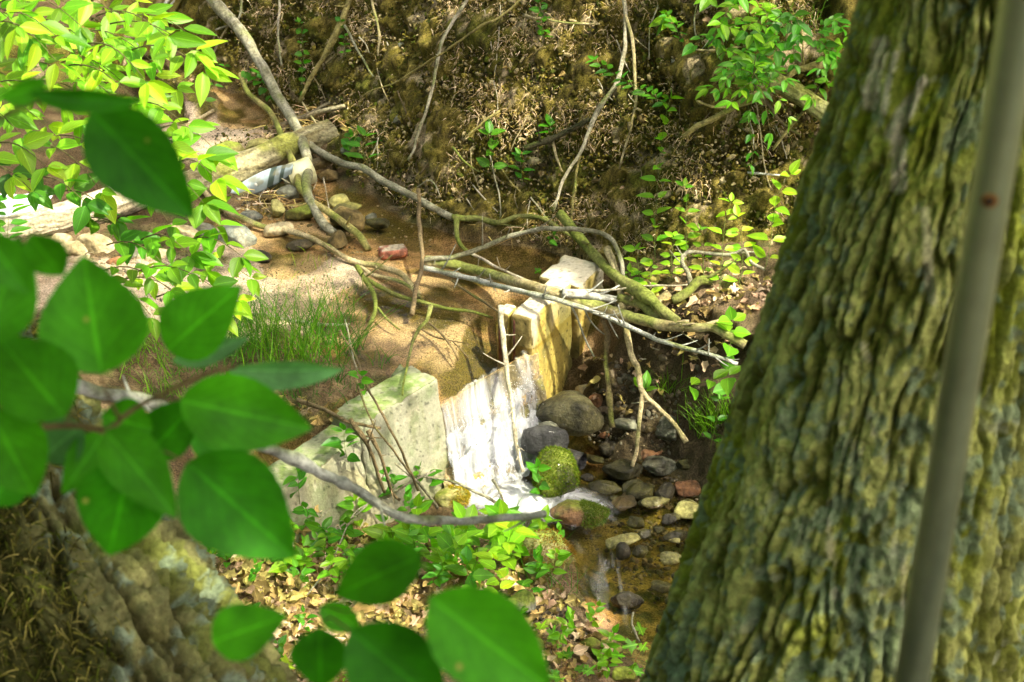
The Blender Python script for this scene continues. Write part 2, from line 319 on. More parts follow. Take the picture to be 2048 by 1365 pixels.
def ground_mesh(x0, x1, y0, y1, dx, dy, name, detail=True, hole=None):
    xs = np.arange(x0, x1 + dx / 2, dx); ys = np.arange(y0, y1 + dy / 2, dy); X, Y = np.meshgrid(xs, ys)
    Z = Hs(X, Y)
    gy, gx = np.gradient(Z, dy, dx); nrm = np.stack([-gx, -gy, np.ones_like(gx)], -1); nrm /= np.linalg.norm(nrm, axis=-1)[..., None]
    steep = ss(.45, 1.0, np.hypot(gx, gy)); P = np.stack([X, Y, Z], -1)
    upper = (Z < ZU + .01) & (Z > .3); bed = ss(.0, .03, ZU + .012 - Z) * (Z > .3)
    sand = blobmask(X, Y, SAND, .5) * (1 - ss(.2, .5, steep)); lit = blobmask(X, Y, LIT, .5, 5)
    lowbed = ss(0, .03, ZL + .02 - Z)
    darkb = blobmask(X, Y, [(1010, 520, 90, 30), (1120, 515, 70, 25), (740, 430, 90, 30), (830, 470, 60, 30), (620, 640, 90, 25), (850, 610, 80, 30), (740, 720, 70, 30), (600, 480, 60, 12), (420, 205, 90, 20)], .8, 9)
    bank = ss(.25, .5, steep) * ss(.5, .62, Z)
    n1 = fbm(P * 5, 1, 4); n2 = fbm(P * 17, 2, 4); n3 = fbm(P * 45, 4, 3); rid = 1 - np.abs(fbm(P * np.array([9, 9, 14]), 6, 4)) * 2.4
    if detail:
        smooth = np.maximum(np.maximum(bed, lowbed), sand * .9)
        d = n1 * .05 + bank * (n1 * .05 - .09 * ss(.12, .4, fbm(P * np.array([3, 3, 6]), 12, 3))) + n2 * .028 + n3 * .012 + bank * (rid * .035 - .02 + fbm(P * np.array([22, 22, 40]), 8, 3) * .018 + fbm(P * 70, 9, 2) * .012)
        P = P + nrm * (d * (1 - .85 * smooth) * ss(0, .12, np.abs(Z - ZU) + .06))[..., None]
    c = np.broadcast_to(np.array([.12, .08, .034]), P.shape).copy()
    t2 = fbm(P * 3.1, 21, 4); t3 = fbm(P * 30, 23, 4)
    c = mixc(c, (.20, .14, .07), ss(-.1, .4, t2 + t3 * .6))
    c = mixc(c, (.08, .085, .02), ss(.05, .4, fbm(P * 7, 25, 3)) * .7)
    cb = mixc(np.broadcast_to([.125, .10, .010], P.shape), (.27, .21, .045), ss(-.15, .5, n3 + n2 * .8)); cb = mixc(cb, (.09, .125, .006), ss(-.05, .35, fbm(P * 4.3, 31, 4)) * .5); cb = mixc(cb, (.045, .034, .005), ss(.05, .3, fbm(P * 26, 35, 4)) * .8)
    cb = mixc(cb, (.58, .45, .28), ss(.24, .42, fbm(P * 8, 33, 4) + t3 * .35) * .75)
    c = mixc(c, cb, bank)
    cs = mixc(np.broadcast_to([.60, .47, .32], P.shape), (.42, .31, .19), ss(-.2, .4, t2 + t3 * .5)); c = mixc(c, cs, sand)
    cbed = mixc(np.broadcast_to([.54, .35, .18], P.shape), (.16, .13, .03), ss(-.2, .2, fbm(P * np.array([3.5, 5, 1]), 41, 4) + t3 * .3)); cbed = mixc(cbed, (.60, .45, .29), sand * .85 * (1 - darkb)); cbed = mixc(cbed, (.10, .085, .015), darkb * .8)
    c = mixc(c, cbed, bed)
    c = mixc(c, mixc(mixc(np.broadcast_to([.22, .17, .04], P.shape), (.07, .07, .012), ss(-.1, .4, t2 + t3)), (.50, .30, .15), sand), lowbed)
    c = mixc(c, mixc(np.broadcast_to([.17, .12, .06], P.shape), (.30, .2, .12), ss(0, .4, t3)), lit * (1 - lowbed) * .8)
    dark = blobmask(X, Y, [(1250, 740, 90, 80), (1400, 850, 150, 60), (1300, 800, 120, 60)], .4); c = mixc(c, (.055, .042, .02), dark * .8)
    c = np.clip(c * (1 + .25 * n3[..., None]), .01, .9)
    ny, nx = X.shape; idx = np.arange(nx * ny).reshape(ny, nx)
    q = np.stack([idx[:-1, :-1], idx[:-1, 1:], idx[1:, 1:], idx[1:, :-1]], -1).reshape(-1, 4)
    if hole:
        cx = (X[:-1, :-1] + dx / 2).ravel(); cy = (Y[:-1, :-1] + dy / 2).ravel()
        q = q[~((cx > hole[0]) & (cx < hole[1]) & (cy > hole[2]) & (cy < hole[3]))]
    return P.reshape(-1, 3), q, c.reshape(-1, 3)
g = MB()
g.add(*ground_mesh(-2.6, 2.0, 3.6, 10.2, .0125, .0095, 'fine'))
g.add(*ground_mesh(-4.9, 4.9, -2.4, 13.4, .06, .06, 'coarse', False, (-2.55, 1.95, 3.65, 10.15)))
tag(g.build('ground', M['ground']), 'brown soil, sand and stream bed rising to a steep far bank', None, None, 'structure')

# big outer terrain to the horizon
o = MB(); n = 60; a = np.linspace(0, 2 * math.pi, 97)[:-1]; rr = np.concatenate([[4.5], np.geomspace(6, 160, 24)])
V = []; 
for r in rr:
    x = np.cos(a) * r; y = 5 + np.sin(a) * r * 1.2; zc = Hs(x, y); z = zc + np.clip(r - 6, 0, 60) * .03 * np.sin(a * 2 + 1) + (r > 6) * fbm(np.stack([x * .2, y * .2, x * 0], -1), 50, 3) * .3 - .35
    V.append(np.stack([x, y, z], -1))
V = np.concatenate(V); k = len(a); Q = np.array([[i * k + j, i * k + (j + 1) % k, (i + 1) * k + (j + 1) % k, (i + 1) * k + j] for i in range(len(rr) - 1) for j in range(k)])
o.add(V, Q, (.10, .09, .03)); tag(o.build('woodland_ground', M['ground']), 'brown woodland ground around the stream', None, None, 'structure')

# ------------------------------------------------------------------ water
def water_mat(name, tint, rough, bumps, scale, strength, stretch=(1, 1, 1)):
    m = bpy.data.materials.new(name); m.use_nodes = True; t = m.node_tree; N = t.nodes; L = t.links; N.clear()
    out = N.new('ShaderNodeOutputMaterial'); tr = N.new('ShaderNodeBsdfTransparent'); tr.inputs[0].default_value = (*tint, 1)
    gl = N.new('ShaderNodeBsdfGlossy'); gl.inputs['Roughness'].default_value = rough
    fr = N.new('ShaderNodeFresnel'); fr.inputs[0].default_value = 1.33
    tc = N.new('ShaderNodeTexCoord'); mp = N.new('ShaderNodeMapping'); mp.inputs['Scale'].default_value = stretch; mp.inputs['Rotation'].default_value = (0, 0, .7)
    L.new(tc.outputs['Object'], mp.inputs[0]); n = N.new('ShaderNodeTexNoise'); n.inputs['Scale'].default_value = scale; n.inputs['Detail'].default_value = 3; L.new(mp.outputs[0], n.inputs[0])
    b = N.new('ShaderNodeBump'); b.inputs['Strength'].default_value = strength; b.inputs['Distance'].default_value = .01; L.new(n.outputs[0], b.inputs['Height'])
    L.new(b.outputs[0], gl.inputs['Normal']); L.new(b.outputs[0], fr.inputs['Normal'])
    mx = N.new('ShaderNodeMixShader'); L.new(fr.outputs[0], mx.inputs[0]); L.new(tr.outputs[0], mx.inputs[1]); L.new(gl.outputs[0], mx.inputs[2])
    L.new(mx.outputs[0], out.inputs[0]); return m
M['wu'] = water_mat('water_upper', (.96, .92, .78), .05, 1, 8, .75)
M['wl'] = water_mat('water_lower', (.86, .82, .60), .06, 1, 6, 1.0, (1, 2.2, 1))
def grid(fn, nu, nv):
    U, Vv = np.meshgrid(np.linspace(0, 1, nu), np.linspace(0, 1, nv)); P = fn(U, Vv)
    idx = np.arange(nu * nv).reshape(nv, nu); q = np.stack([idx[:-1, :-1], idx[:-1, 1:], idx[1:, 1:], idx[1:, :-1]], -1).reshape(-1, 4)
    return P.reshape(-1, 3), q, np.stack([U, Vv], -1).reshape(-1, 2)
o = MB()
def fu(U, V_):     # upstream of the weir line only
    p0 = CA - u2 * 2.2 * (1 - 0) ; s = -2.2 + U * 5.0; d = -V_ * 6.5
    x = CA[0] + u2[0] * s + w2[0] * (d + .015); y = CA[1] + u2[1] * s + w2[1] * (d + .015)
    return np.stack([x, y, ZU + fbm(np.stack([x * 4, y * 4, x * 0], -1), 60, 3) * .003], -1)
v, q, _ = grid(fu, 120, 150); o.add(v, q); wu = o.build('stream_water', M['wu']); tag(wu, 'shallow clear water over orange sand above the weir', None, None, 'structure')
o = MB()
def fl(U, V_):
    s = -.25 + U * 2.2; d = .06 + V_ * 2.6; x = CA[0] + u2[0] * s * .9 + w2[0] * d + .0; y = CA[1] + u2[1] * s * .9 + w2[1] * d
    return np.stack([x, y, ZL + fbm(np.stack([x * 6, y * 6, x * 0], -1), 61, 3) * .006], -1)
v, q, _ = grid(fl, 120, 150); o.add(v, q[:, ::-1]); tag(o.build('pool_water', M['wl']), 'murky brown-green pool water below the weir', None, None, 'structure')

# ------------------------------------------------------------------ weir walls
def hexa(mb, c8, n, colf, amp=.006, seed=0):
    """six-faced block from 8 corners (bottom 4 then top 4, same winding); noisy, shared edges stay closed"""
    c8 = np.array(c8, float)
    faces = [(0, 1, 5, 4), (1, 2, 6, 5), (2, 3, 7, 6), (3, 0, 4, 7), (4, 5, 6, 7), (3, 2, 1, 0)]
    ctr = c8.mean(0)
    for f in faces:
        a, b, c, d = c8[list(f)]
        nu = max(2, int(np.linalg.norm(b - a) / n)); nv = max(2, int(np.linalg.norm(d - a) / n))
        U, W = np.meshgrid(np.linspace(0, 1, nu), np.linspace(0, 1, nv)); U_ = U[..., None]; W_ = W[..., None]
        P = (a * (1 - U_) + b * U_) * (1 - W_) + (d * (1 - U_) + c * U_) * W_
        # round the arrises: pull points near an edge inward
        la = np.minimum(U, 1 - U) * np.linalg.norm(b - a); lb = np.minimum(W, 1 - W) * np.linalg.norm(d - a)
        nn = np.cross(b - a, d - a); nn /= np.linalg.norm(nn)
        if nn @ ((a + b + c + d) / 4 - ctr) < 0: nn = -nn
        r = .018; q1 = np.clip(r - la, 0, r); q2 = np.clip(r - lb, 0, r)
        P = P - nn * ((q1 ** 2 + q2 ** 2) / r * .32)[..., None]
        ex = ((b - a) / np.linalg.norm(b - a)); ey = ((d - a) / np.linalg.norm(d - a))
        P = P + ex * (np.where(U < .5, 1, -1) * q1 ** 2 / r * .32)[..., None] + ey * (np.where(W < .5, 1, -1) * q2 ** 2 / r * .32)[..., None]
        P0_ = P; ed = np.maximum(np.exp(-la / .03), np.exp(-lb / .03)); chip = ss(.15, .5, fbm(P * 16, seed + 20, 3)) * ed; P = P + (ctr - P) / np.linalg.norm(ctr - P, axis=-1)[..., None] * (chip * .022 * (amp > .005))[..., None]; nz = np.stack([fbm(P * 9, seed + k, 4) for k in (1, 2, 3)], -1) * amp + np.stack([fbm(P * 60, seed + k, 3) for k in (4, 5, 6)], -1) * amp * .35
        P = P + nz
        idx = np.arange(nu * nv).reshape(nv, nu); q = np.stack([idx[:-1, :-1], idx[:-1, 1:], idx[1:, 1:], idx[1:, :-1]], -1).reshape(-1, 4)
        mb.add(P.reshape(-1, 3), q, colf(P.reshape(-1, 3), nn))
def block(s0, s1, d0, d1, zt0, zt1, zb, bat=.06, base=CA, u=u2, w=w2):
    """wall block from s0 to s1 along u; upstream face d0, downstream face d1 battered by bat at the foot"""
    def p(s, d, z): q = base + u * s + w * d; return (q[0], q[1], z)
    return [p(s0, d0, zb), p(s1, d0, zb), p(s1, d1 + bat, zb), p(s0, d1 + bat, zb), p(s0, d0, zt0), p(s1, d0, zt1), p(s1, d1, zt1), p(s0, d1, zt0)][::1]
def flip(c): return [c[1], c[0], c[3], c[2], c[5], c[4], c[7], c[6]]
def col_left(P, nn):
    a = np.broadcast_to([.27, .265, .19], P.shape); g_ = ss(-.25, .3, fbm(P * 11, 70, 4) + fbm(P * 60, 71, 3) * .4)
    if nn[2] > .7: c = mixc(mixc(a, (.15, .21, .05), .25 + g_ * .65), (.12, .2, .04), ss(.1, .4, fbm(P * 20, 72, 3)) * .6)
    else:
        c = mixc(a, (.34, .31, .18), ss(0, .4, fbm(P * 5, 73, 3))); c = mixc(c, (.17, .21, .10), ss(-.1, .45, fbm(P * 8, 74, 4)) * .8)
        c = mixc(c, (.22, .18, .10), (1 - ss(.1, .38, P[:, 2] + fbm(P * 6, 75, 3) * .15)) * .6)
    pit = ss(.38, .5, fbm(P * 85, 76, 3)); stn = ss(.0, .5, fbm(P * np.array([22, 22, 2.5]), 77, 3)) * (abs(nn[2]) < .5) * .5; c = mixc(c, (.13, .15, .06), stn); c = mixc(c, (.38, .35, .25), ss(.25, .4, fbm(P * 40, 78, 2)) * .5); return c * (1 - .6 * pit[:, None])
def col_right(P, nn):
    a = np.broadcast_to([.50, .45, .33], P.shape)
    if nn[2] > .7: c = mixc(a, (.46, .40, .2), ss(0, .5, fbm(P * 7, 80, 3)) * .6)
    elif nn @ np.array([w2[0], w2[1], 0]) > .5:
        c = mixc(a, (.50, .38, .09), ss(-.35, .25, fbm(P * np.array([7, 7, 3]), 81, 4) + .35 * ss(.7, .3, P[:, 2])));  c = mixc(c, (.16, .15, .05), ss(.15, .5, fbm(P * np.array([12, 12, 4]), 82, 4) + .5 * ss(.4, .1, P[:, 2])) * .8)
    else: c = mixc(np.broadcast_to([.26, .20, .07], P.shape), (.12, .10, .03), ss(-.1, .4, fbm(P * 9, 83, 4)))  # end and back faces painted dark brown, their shade put into the colour
    pit = ss(.36, .5, fbm(P * 85, 86, 3)); return c * (1 - .7 * pit[:, None])
def P2(s, d): q = CA + u2 * s + w2 * d; return q
la = empty('concrete_wall', (*P2(-.3, 0), .1)); tag(la, 'left concrete weir wall with a green mossy top and pitted face', 'concrete wall')
o = MB(); hexa(o, block(-.47, .0, -.165, 0, .645, .655, -.05, .11), .009, col_left, .008, 1); o.build('main_block', M['concrete'], la)
o = MB(); hexa(o, block(-1.05, -.475, -.15, .012, .56, .60, -.05, .11), .009, col_left, .008, 2); o.build('side_block', M['concrete'], la)
o = MB(); hexa(o, block(-.06, .01, -.235, -.17, .60, .64, .3, .0), .008, col_left, .012, 3); o.build('broken_corner', M['concrete'], la)
CR = np.array([.085, 6.30]); uR = np.array([.50, .866]); wR = np.array([.866, -.5])
ra = empty('concrete_wall', (*CR, .1)); tag(ra, 'right concrete weir wall, sunlit white top with ochre stained face', 'concrete wall')
o = MB(); hexa(o, block(0, .39, -.11, 0, .675, .685, -.05, .02, CR, uR, wR), .009, col_right, .007, 5); o.build('main_block', M['concrete'], ra)
o = MB(); hexa(o, block(.395, .66, -.19, .03, .665, .665, -.05, .03, CR, uR, wR), .009, col_right, .007, 6); o.build('rear_block', M['concrete'], ra)
o = MB(); hexa(o, block(.012, .10, -.19, -.125, .66, .665, -.05, .0, CR, uR, wR), .008, col_right, .008, 7); o.build('guide_post', M['concrete'], ra)
def colrust(P, nn): return mixc(np.broadcast_to([.20, .075, .05], P.shape), (.10, .04, .03), ss(-.1, .3, fbm(P * 30, 90, 3)))
o = MB(); hexa(o, block(-.004, .008, -.175, -.145, .63, .63, .4, 0, CR, uR, wR), .008, colrust, .002, 8); hexa(o, block(-.004, .008, -.10, -.075, .655, .655, .4, 0, CR, uR, wR), .008, colrust, .002, 9); o.build('rusty_bracket', M['rock'], ra)

# sill and rocky apron (stone under the falls)
def prof(U, V_):
    """height of the apron: brink, steep drop, ledge, slope to the pool"""
    e = V_ + .05 * fbm(np.stack([U * 5, V_ * 2, U * 0], -1), 95, 2)
    z = .50 - .15 * ss(.02, .12, e) - .03 * ss(.12, .3, e) - .10 * ss(.3, .46, e) - .13 * ss(.5, 1, e)
    led = ss(.62, .75, U); z = z + led * (.05 * ss(.1, .2, e) * (1 - ss(.35, .6, e)))
    return z
Bl = atz(918, 1018, .08); Br = atz(1112, 940, .08)
def apron_xy(U, V_):
    t = CA + 0 * u2; a = CA + u2 * .004; b = CB - u2 * .004
    X = (a[0] * (1 - U) + b[0] * U) * (1 - V_) + (Bl[0] * (1 - U) + Br[0] * U) * V_; Y = (a[1] * (1 - U) + b[1] * U) * (1 - V_) + (Bl[1] * (1 - U) + Br[1] * U) * V_
    return X, Y
def fa(U, V_):
    X, Y = apron_xy(U * 1.16 - .08, V_ * 1.1 - .1 + .0); vv = V_ * 1.1 - .1; Z = prof(U, np.clip(vv, 0, 1)) - .012
    p = np.stack([X * 1, Y * 1, Z], -1); Z = Z + (fbm(p * 14, 96, 4) * .045 + .03 * np.round(fbm(p * 7, 94, 2) * 3) / 2) * ss(.02, .2, vv) + .018 * fbm(p * 22, 93, 3) * ss(.2, .0, np.abs(vv)) + fbm(p * 50, 97, 3) * .008
    return np.stack([X, Y, Z], -1)
we = empty('weir_sill', (*P2(.3, .1), .1)); tag(we, 'stepped stone sill of the weir under the falling water', 'weir')
v, q, uv = grid(fa, 130, 130); c = mixc(mixc(np.broadcast_to([.40, .30, .15], v.shape), (.16, .13, .06), ss(-.2, .3, fbm(v * 9, 98, 4))), (.25, .24, .06), ss(.1, .4, fbm(v * 13, 99, 3)) * .7)
o = MB(); o.add(v, q, c, uv); o.build('apron', M['wetrock'], we)
o = MB(); hexa(o, block(-.03, .62, -.07, -.03, .462, .462, .1, 0), .012, lambda P, nn: mixc(np.broadcast_to([.52, .36, .2], P.shape), (.3, .22, .1), ss(-.1, .4, fbm(P * 12, 91, 3))), .006, 11); o.build('crest', M['wetrock'], we)

# falling water
def fall_mat():
    m = bpy.data.materials.new('white_water'); m.use_nodes = True; t = m.node_tree; N = t.nodes; L = t.links; N.clear()
    out = N.new('ShaderNodeOutputMaterial'); p = N.new('ShaderNodeBsdfPrincipled'); p.inputs['Roughness'].default_value = .35; p.inputs['Base Color'].default_value = (.86, .88, .9, 1)
    tl = N.new('ShaderNodeBsdfTranslucent'); tl.inputs[0].default_value = (.86, .88, .9, 1); pm = N.new('ShaderNodeMixShader'); pm.inputs[0].default_value = .3
    a = N.new('ShaderNodeAttribute'); a.attribute_name = 'uvv'; c = N.new('ShaderNodeAttribute'); c.attribute_name = 'Col'
    mp = N.new('ShaderNodeMapping'); mp.inputs['Scale'].default_value = (13, 2.2, 1); L.new(a.outputs['Vector'], mp.inputs[0])
    n = N.new('ShaderNodeTexNoise'); n.inputs['Scale'].default_value = 1; n.inputs['Detail'].default_value = 7; n.inputs['Roughness'].default_value = .68; n.inputs['Distortion'].default_value = .7; L.new(mp.outputs[0], n.inputs[0])
    bu = N.new('ShaderNodeBump'); bu.inputs['Strength'].default_value = 1; bu.inputs['Distance'].default_value = .02; L.new(n.outputs[0], bu.inputs['Height']); L.new(bu.outputs[0], p.inputs['Normal'])
    cr = N.new('ShaderNodeMix'); cr.data_type = 'RGBA'; cr.inputs['A'].default_value = (.30, .31, .32, 1); cr.inputs['B'].default_value = (.84, .85, .86, 1); cf = N.new('ShaderNodeMapRange'); cf.inputs[1].default_value = .35; cf.inputs[2].default_value = .65; L.new(n.outputs[0], cf.inputs[0]); L.new(cf.outputs[0], cr.inputs[0]); L.new(cr.outputs['Result'], p.inputs['Base Color'])
    mr = N.new('ShaderNodeMapRange'); mr.inputs[1].default_value = .42; mr.inputs[2].default_value = .70; mr.inputs[3].default_value = 0; mr.inputs[4].default_value = 1; L.new(n.outputs[0], mr.inputs[0])
    # density: Col.r raises the floor, Col.g multiplies
    s = N.new('ShaderNodeSeparateColor'); L.new(c.outputs['Color'], s.inputs[0])
    ad = N.new('ShaderNodeMath'); ad.operation = 'ADD'; ad.use_clamp = True; L.new(mr.outputs[0], ad.inputs[0]); L.new(s.outputs[0], ad.inputs[1])
    mu = N.new('ShaderNodeMath'); mu.operation = 'MULTIPLY'; mu.use_clamp = True; L.new(ad.outputs[0], mu.inputs[0]); L.new(s.outputs[1], mu.inputs[1])
    tr = N.new('ShaderNodeBsdfTransparent'); mx = N.new('ShaderNodeMixShader'); L.new(p.outputs[0], pm.inputs[1]); L.new(tl.outputs[0], pm.inputs[2])
    L.new(mu.outputs[0], mx.inputs[0]); L.new(tr.outputs[0], mx.inputs[1]); L.new(pm.outputs[0], mx.inputs[2]); L.new(mx.outputs[0], out.inputs[0]); return m
M['fall'] = fall_mat()
o = MB()
for lay, off in ((0, .012), (1, .03)):
    def ff(U, V_):
        V_ = V_ * 1.06 - .06; X, Y = apron_xy(U, V_); Z = prof(U, np.clip(V_, 0, 1)) + off * (.4 + .6 * ss(.0, .2, V_)) + .012 * (V_ < .02); p = np.stack([X, Y, Z], -1)
        st = fbm(np.stack([U * 30, V_ * 3, U * 0 + lay], -1), 101, 3) * .010 + (fbm(p * 12, 103, 4) * .10 + .03 * np.abs(fbm(p * 26, 104, 3))) * ss(.1, .4, V_)
        push = (ss(.02, .10, V_) * (1 - ss(.10, .3, V_))) * .02
        return np.stack([X + w2[0] * push, Y + w2[1] * push, Z + st], -1)
    v, q, uv = grid(ff, 150, 170); U, V_ = uv[:, 0], uv[:, 1]
    fo = fbm(v * 9, 105 + lay, 4)
    r = .25 + .85 * ss(.08, .45, V_ + fo * .35) + .55 * fo + .45 * np.exp(-((V_ - .27) / .07) ** 2) * ss(0, .25, fo + .1) - .6 * ss(.72, .97, U) * ss(.95, .2, V_) + .35 * ss(.45, .2, U) * ss(.1, .3, V_)
    r = r - 1.15 * ss(.10, .34, fbm(v * np.array([13, 13, 9]) + 4, 119, 4)) * ss(.15, .35, V_) * ss(1.05, .8, V_) + .3 * ss(.05, .4, fbm(v * 30, 121, 3)) * ss(.2, .5, V_)
    gch = ss(0, .16, V_ + .25 * fbm(np.stack([U * 9, V_ * 0, U * 0], -1), 7, 3)) * (.92 - .4 * lay * ss(.5, 0, V_)) * ss(0, .02, U) * ss(1, .93, U) * (1 - .4 * ss(.6, .9, U) * ss(.9, .3, V_))
    wz = np.stack([U * 5, V_ * 5, U * 0 + lay], -1); uw = uv + np.stack([.05 * fbm(wz, 130, 3) - V_ * .16 + .02 * fbm(wz * 4, 131, 2), .10 * fbm(wz * 2, 132, 3)], -1)
    o.add(v, q, np.stack([r, gch, r * 0], -1), uw + [0, lay * 3])
# side jet by the right wall
def fj(U, V_):
    a = atz(1030, 690, .51); b = atz(1046, 768, .31); X = a[0] + (U - .5) * .035 + (b[0] - a[0]) * V_; Y = a[1] + (U - .5) * .02 + (b[1] - a[1]) * V_ ** .7; Z = .515 - .2 * V_ ** 2
    return np.stack([X + w2[0] * .01, Y + w2[1] * .01 + fbm(np.stack([U * 5, V_ * 3, U * 0], -1), 9, 2) * .006, Z], -1)
v, q, uv = grid(fj, 14, 24); o.add(v, q, np.broadcast_to([.0, .7, 0], v.shape), uv * [.2, .6] + [.3, 5])
tag(o.build('waterfall', M['fall']), 'white water streaming over the stepped weir', None, None, 'structure')
# foam running out into the pool
o = MB()
FC = atz(1020, 1012, ZL); 
def ffm(U, V_):
    a = U * 2 * math.pi; r = V_; th = a
    rx = .34 + .05 * np.cos(2 * a + .5); ry = .24
    X = FC[0] + .04 + np.cos(a) * r * rx + .12 * r * ss(0, 1, np.cos(a - .1)) ; Y = FC[1] + np.sin(a) * r * ry - .05 * r * np.cos(a)
    p = np.stack([X, Y, X * 0], -1); return np.stack([X, Y, ZL + .012 + .035 * (1 - r) + fbm(p * 16, 111, 4) * .022 * (1.1 - r)], -1)
v, q, uv = grid(ffm, 140, 60); r_ = uv[:, 1]; fo = fbm(v * np.array([10, 22, 5]), 113, 4)
o.add(v, q, np.stack([1.1 - 1.5 * r_ + fo * .9, ss(1.02, .45, r_ + fo * .25), r_ * 0], -1), np.stack([v[:, 0] * .55 + v[:, 1] * .3, v[:, 1] * 3 - v[:, 0] * 2], -1))
tag(o.build('foam', M['fall']), 'white foam where the falling water meets the pool', None, None, 'stuff')
# thin sheet of pale streaks: painted sheen of the pool, mixed with drifting foam
o = MB(); kp = np.array([atz(x, y, ZL) for x, y in [(1060, 1030), (1110, 1055), (1160, 1085), (1190, 1130), (1205, 1190), (1225, 1260), (1250, 1320)]]); kw = np.array([.10, .13, .16, .17, .15, .12, .08]); tt_ = np.linspace(0, 1, 7)
def fs(U, V_):
    X = np.interp(V_, tt_, kp[:, 0]); Y = np.interp(V_, tt_, kp[:, 1]); W = np.interp(V_, tt_, kw); X = X + (U - .5) * W * 2 * .9; Y = Y + (U - .5) * W * .9
    return np.stack([X, Y, ZL + .009 + .003 * fbm(np.stack([U * 9, V_ * 4, U * 0], -1), 140, 3)], -1)
v, q, uv = grid(fs, 60, 110); U, V_ = uv[:, 0], uv[:, 1]; ml = fbm(np.stack([U * 4, V_ * 5, U * 0], -1), 141, 4)
gg = .42 * ss(0, .3, U) * ss(1, .7, U) * ss(1, .5, V_) * ss(-.25, .35, ml); uw = np.stack([U * .45 + .05 * ml, V_ * 1.6 + .1 * ml], -1)
o.add(v, q, np.stack([-.15 + 0 * gg, gg, gg * 0], -1), uw); tag(o.build('sheen_streaks', M['fall']), 'thin pale streaks of painted sheen and foam drifting down the pool', None, None, 'stuff')
# spray drops
def ico(sub):
    bm = bmesh.new(); bmesh.ops.create_icosphere(bm, subdivisions=sub, radius=1); bm.verts.ensure_lookup_table()
    v = np.array([x.co[:] for x in bm.verts]); f = np.array([[a.index for a in x.verts] for x in bm.faces]); bm.free(); return v, f
I1, I2, I3, I4 = ico(1), ico(2), ico(3), ico(4)
N_ = 1500; U = RNG.random(N_) ** .9; V_ = RNG.random(N_) * .8 + .15; X, Y = apron_xy(U, V_); Z = prof(U, V_) + .02 + RNG.exponential(.035, N_)
org = np.stack([X + RNG.normal(0, .02, N_), Y + RNG.normal(0, .02, N_), Z], -1)
M['drop'] = mat('water_drop', .2, col=(.85, .87, .9), vcol=False, trans=.4)
o = MB(); o.inst(I1[0], I1[1], org, np.repeat(np.eye(3)[None], N_, 0), RNG.uniform(.0007, .0022, N_), np.ones((N_, 3))); tag(o.build('spray', M['drop']), 'fine spray of white drops over the falls', None, None, 'stuff')

# ------------------------------------------------------------------ rocks
def rock_geo(sx, sy, sz, seed, sub=I3, ang=1.0, facets=13):
    d = sub[0]; r = np.random.default_rng(seed); n = r.normal(size=(facets, 3)); n /= np.linalg.norm(n, axis=1)[:, None]; h = r.uniform(.48, .85, facets)
    dt = d @ n.T; lim = np.where(dt > .05, h / np.maximum(dt, .05), 9)
    rad = 1 / (np.sum((1 / np.minimum(lim, 3)) ** 26, 1) + 1) ** (1 / 26) if ang else np.ones(len(d))
    rad = ang * rad * 1.25 + (1 - ang)
    p = d * rad[:, None]; p = p * (1 + .10 * fbm(d * 1.6 + seed, seed, 3) + .045 * fbm(d * 6 + seed, seed + 5, 3))[:, None]
    if ang > .5: p = p * (1 + .035 * fbm(p * 9, seed + 8, 4) + .02 * np.abs(fbm(p * 22, seed + 9, 2)))[:, None]
    return p * np.array([sx, sy, sz])
def rotz(a): c, s = math.cos(a), math.sin(a); return np.array([[c, -s, 0], [s, c, 0], [0, 0, 1]])
def rot(ax, ay, az): return np.array(Matrix.Rotation(az, 3, 'Z') @ Matrix.Rotation(ay, 3, 'Y') @ Matrix.Rotation(ax, 3, 'X'))
def rock_col(v, ctr, c1, c2, seed, moss=0, mosscol=(.16, .20, .02)):
    t = fbm(v * 14, seed, 4); c = mixc(np.broadcast_to(c1, v.shape), c2, ss(-.2, .35, t))
    if moss: 
        up = (v - ctr)[:, 2] / max(1e-4, np.abs((v - ctr)[:, 2]).max()); c = mixc(c, mosscol, ss(.2, .7, up * .7 + fbm(v * 12, seed + 3, 3) + moss * .6) * .9)
    return c
def rock(px, py, w_, h_, c1, c2, desc, seed, ang=.9, wet=False, tilt=0, moss=0, name='stone', H=None, thick=1.0, rz=None, sink=.25, cat='stone', group=None, fac=13, depth_adj=0, label=None, sub=None):
    t = gt(px, py + h_ * .35, HW if H is None else H) + depth_adj; P = atd(px, py + h_ * .1, t); sx = w_ * t / F / 2; sh = h_ * t / F / 2
    sz = sh * .85 * thick; sy = max(sh * .9, sx * .6); P = P.copy(); P[2] -= sz * sink * .2; P[1] += sy * .3
    if wet: c1 = tuple(np.array(c1) * .55); c2 = tuple(np.array(c2) * .55)
    v = rock_geo(sx, sy, sz, seed, sub or (I4 if w_ > 28 else I3), ang, fac) @ rot(tilt, tilt * .7, rz if rz is not None else (seed * 1.7) % 0.8 - .4).T + P
    o = MB(); o.add(v, sub[1] if sub else (I4 if w_ > 28 else I3)[1], rock_col(v, P, c1, c2, seed, moss))
    ob = o.build(name, M['wetrock'] if wet else M['rock'], origin=P, smooth=ang < .45); tag(ob, label or ulabel(desc, px, py), cat, group); return ob, P, (sx, sy, sz)
TAN = ((.46, .38, .22), (.30, .24, .12)); GRY = ((.20, .20, .14), (.09, .085, .05)); YEL = ((.40, .37, .13), (.22, .2, .06)); DRK = ((.035, .03, .02), (.09, .075, .035)); OLV = ((.12, .11, .025), (.05, .045, .012)); RED = ((.30, .14, .06), (.14, .08, .035)); BLU = ((.20, .22, .18), (.34, .33, .24)); BRN = ((.15, .105, .035), (.08, .06, .02))
UP = 'stones in the stream above the weir'; LO = 'stones in the pool below the weir'; LB = 'pale stones along the left bank'
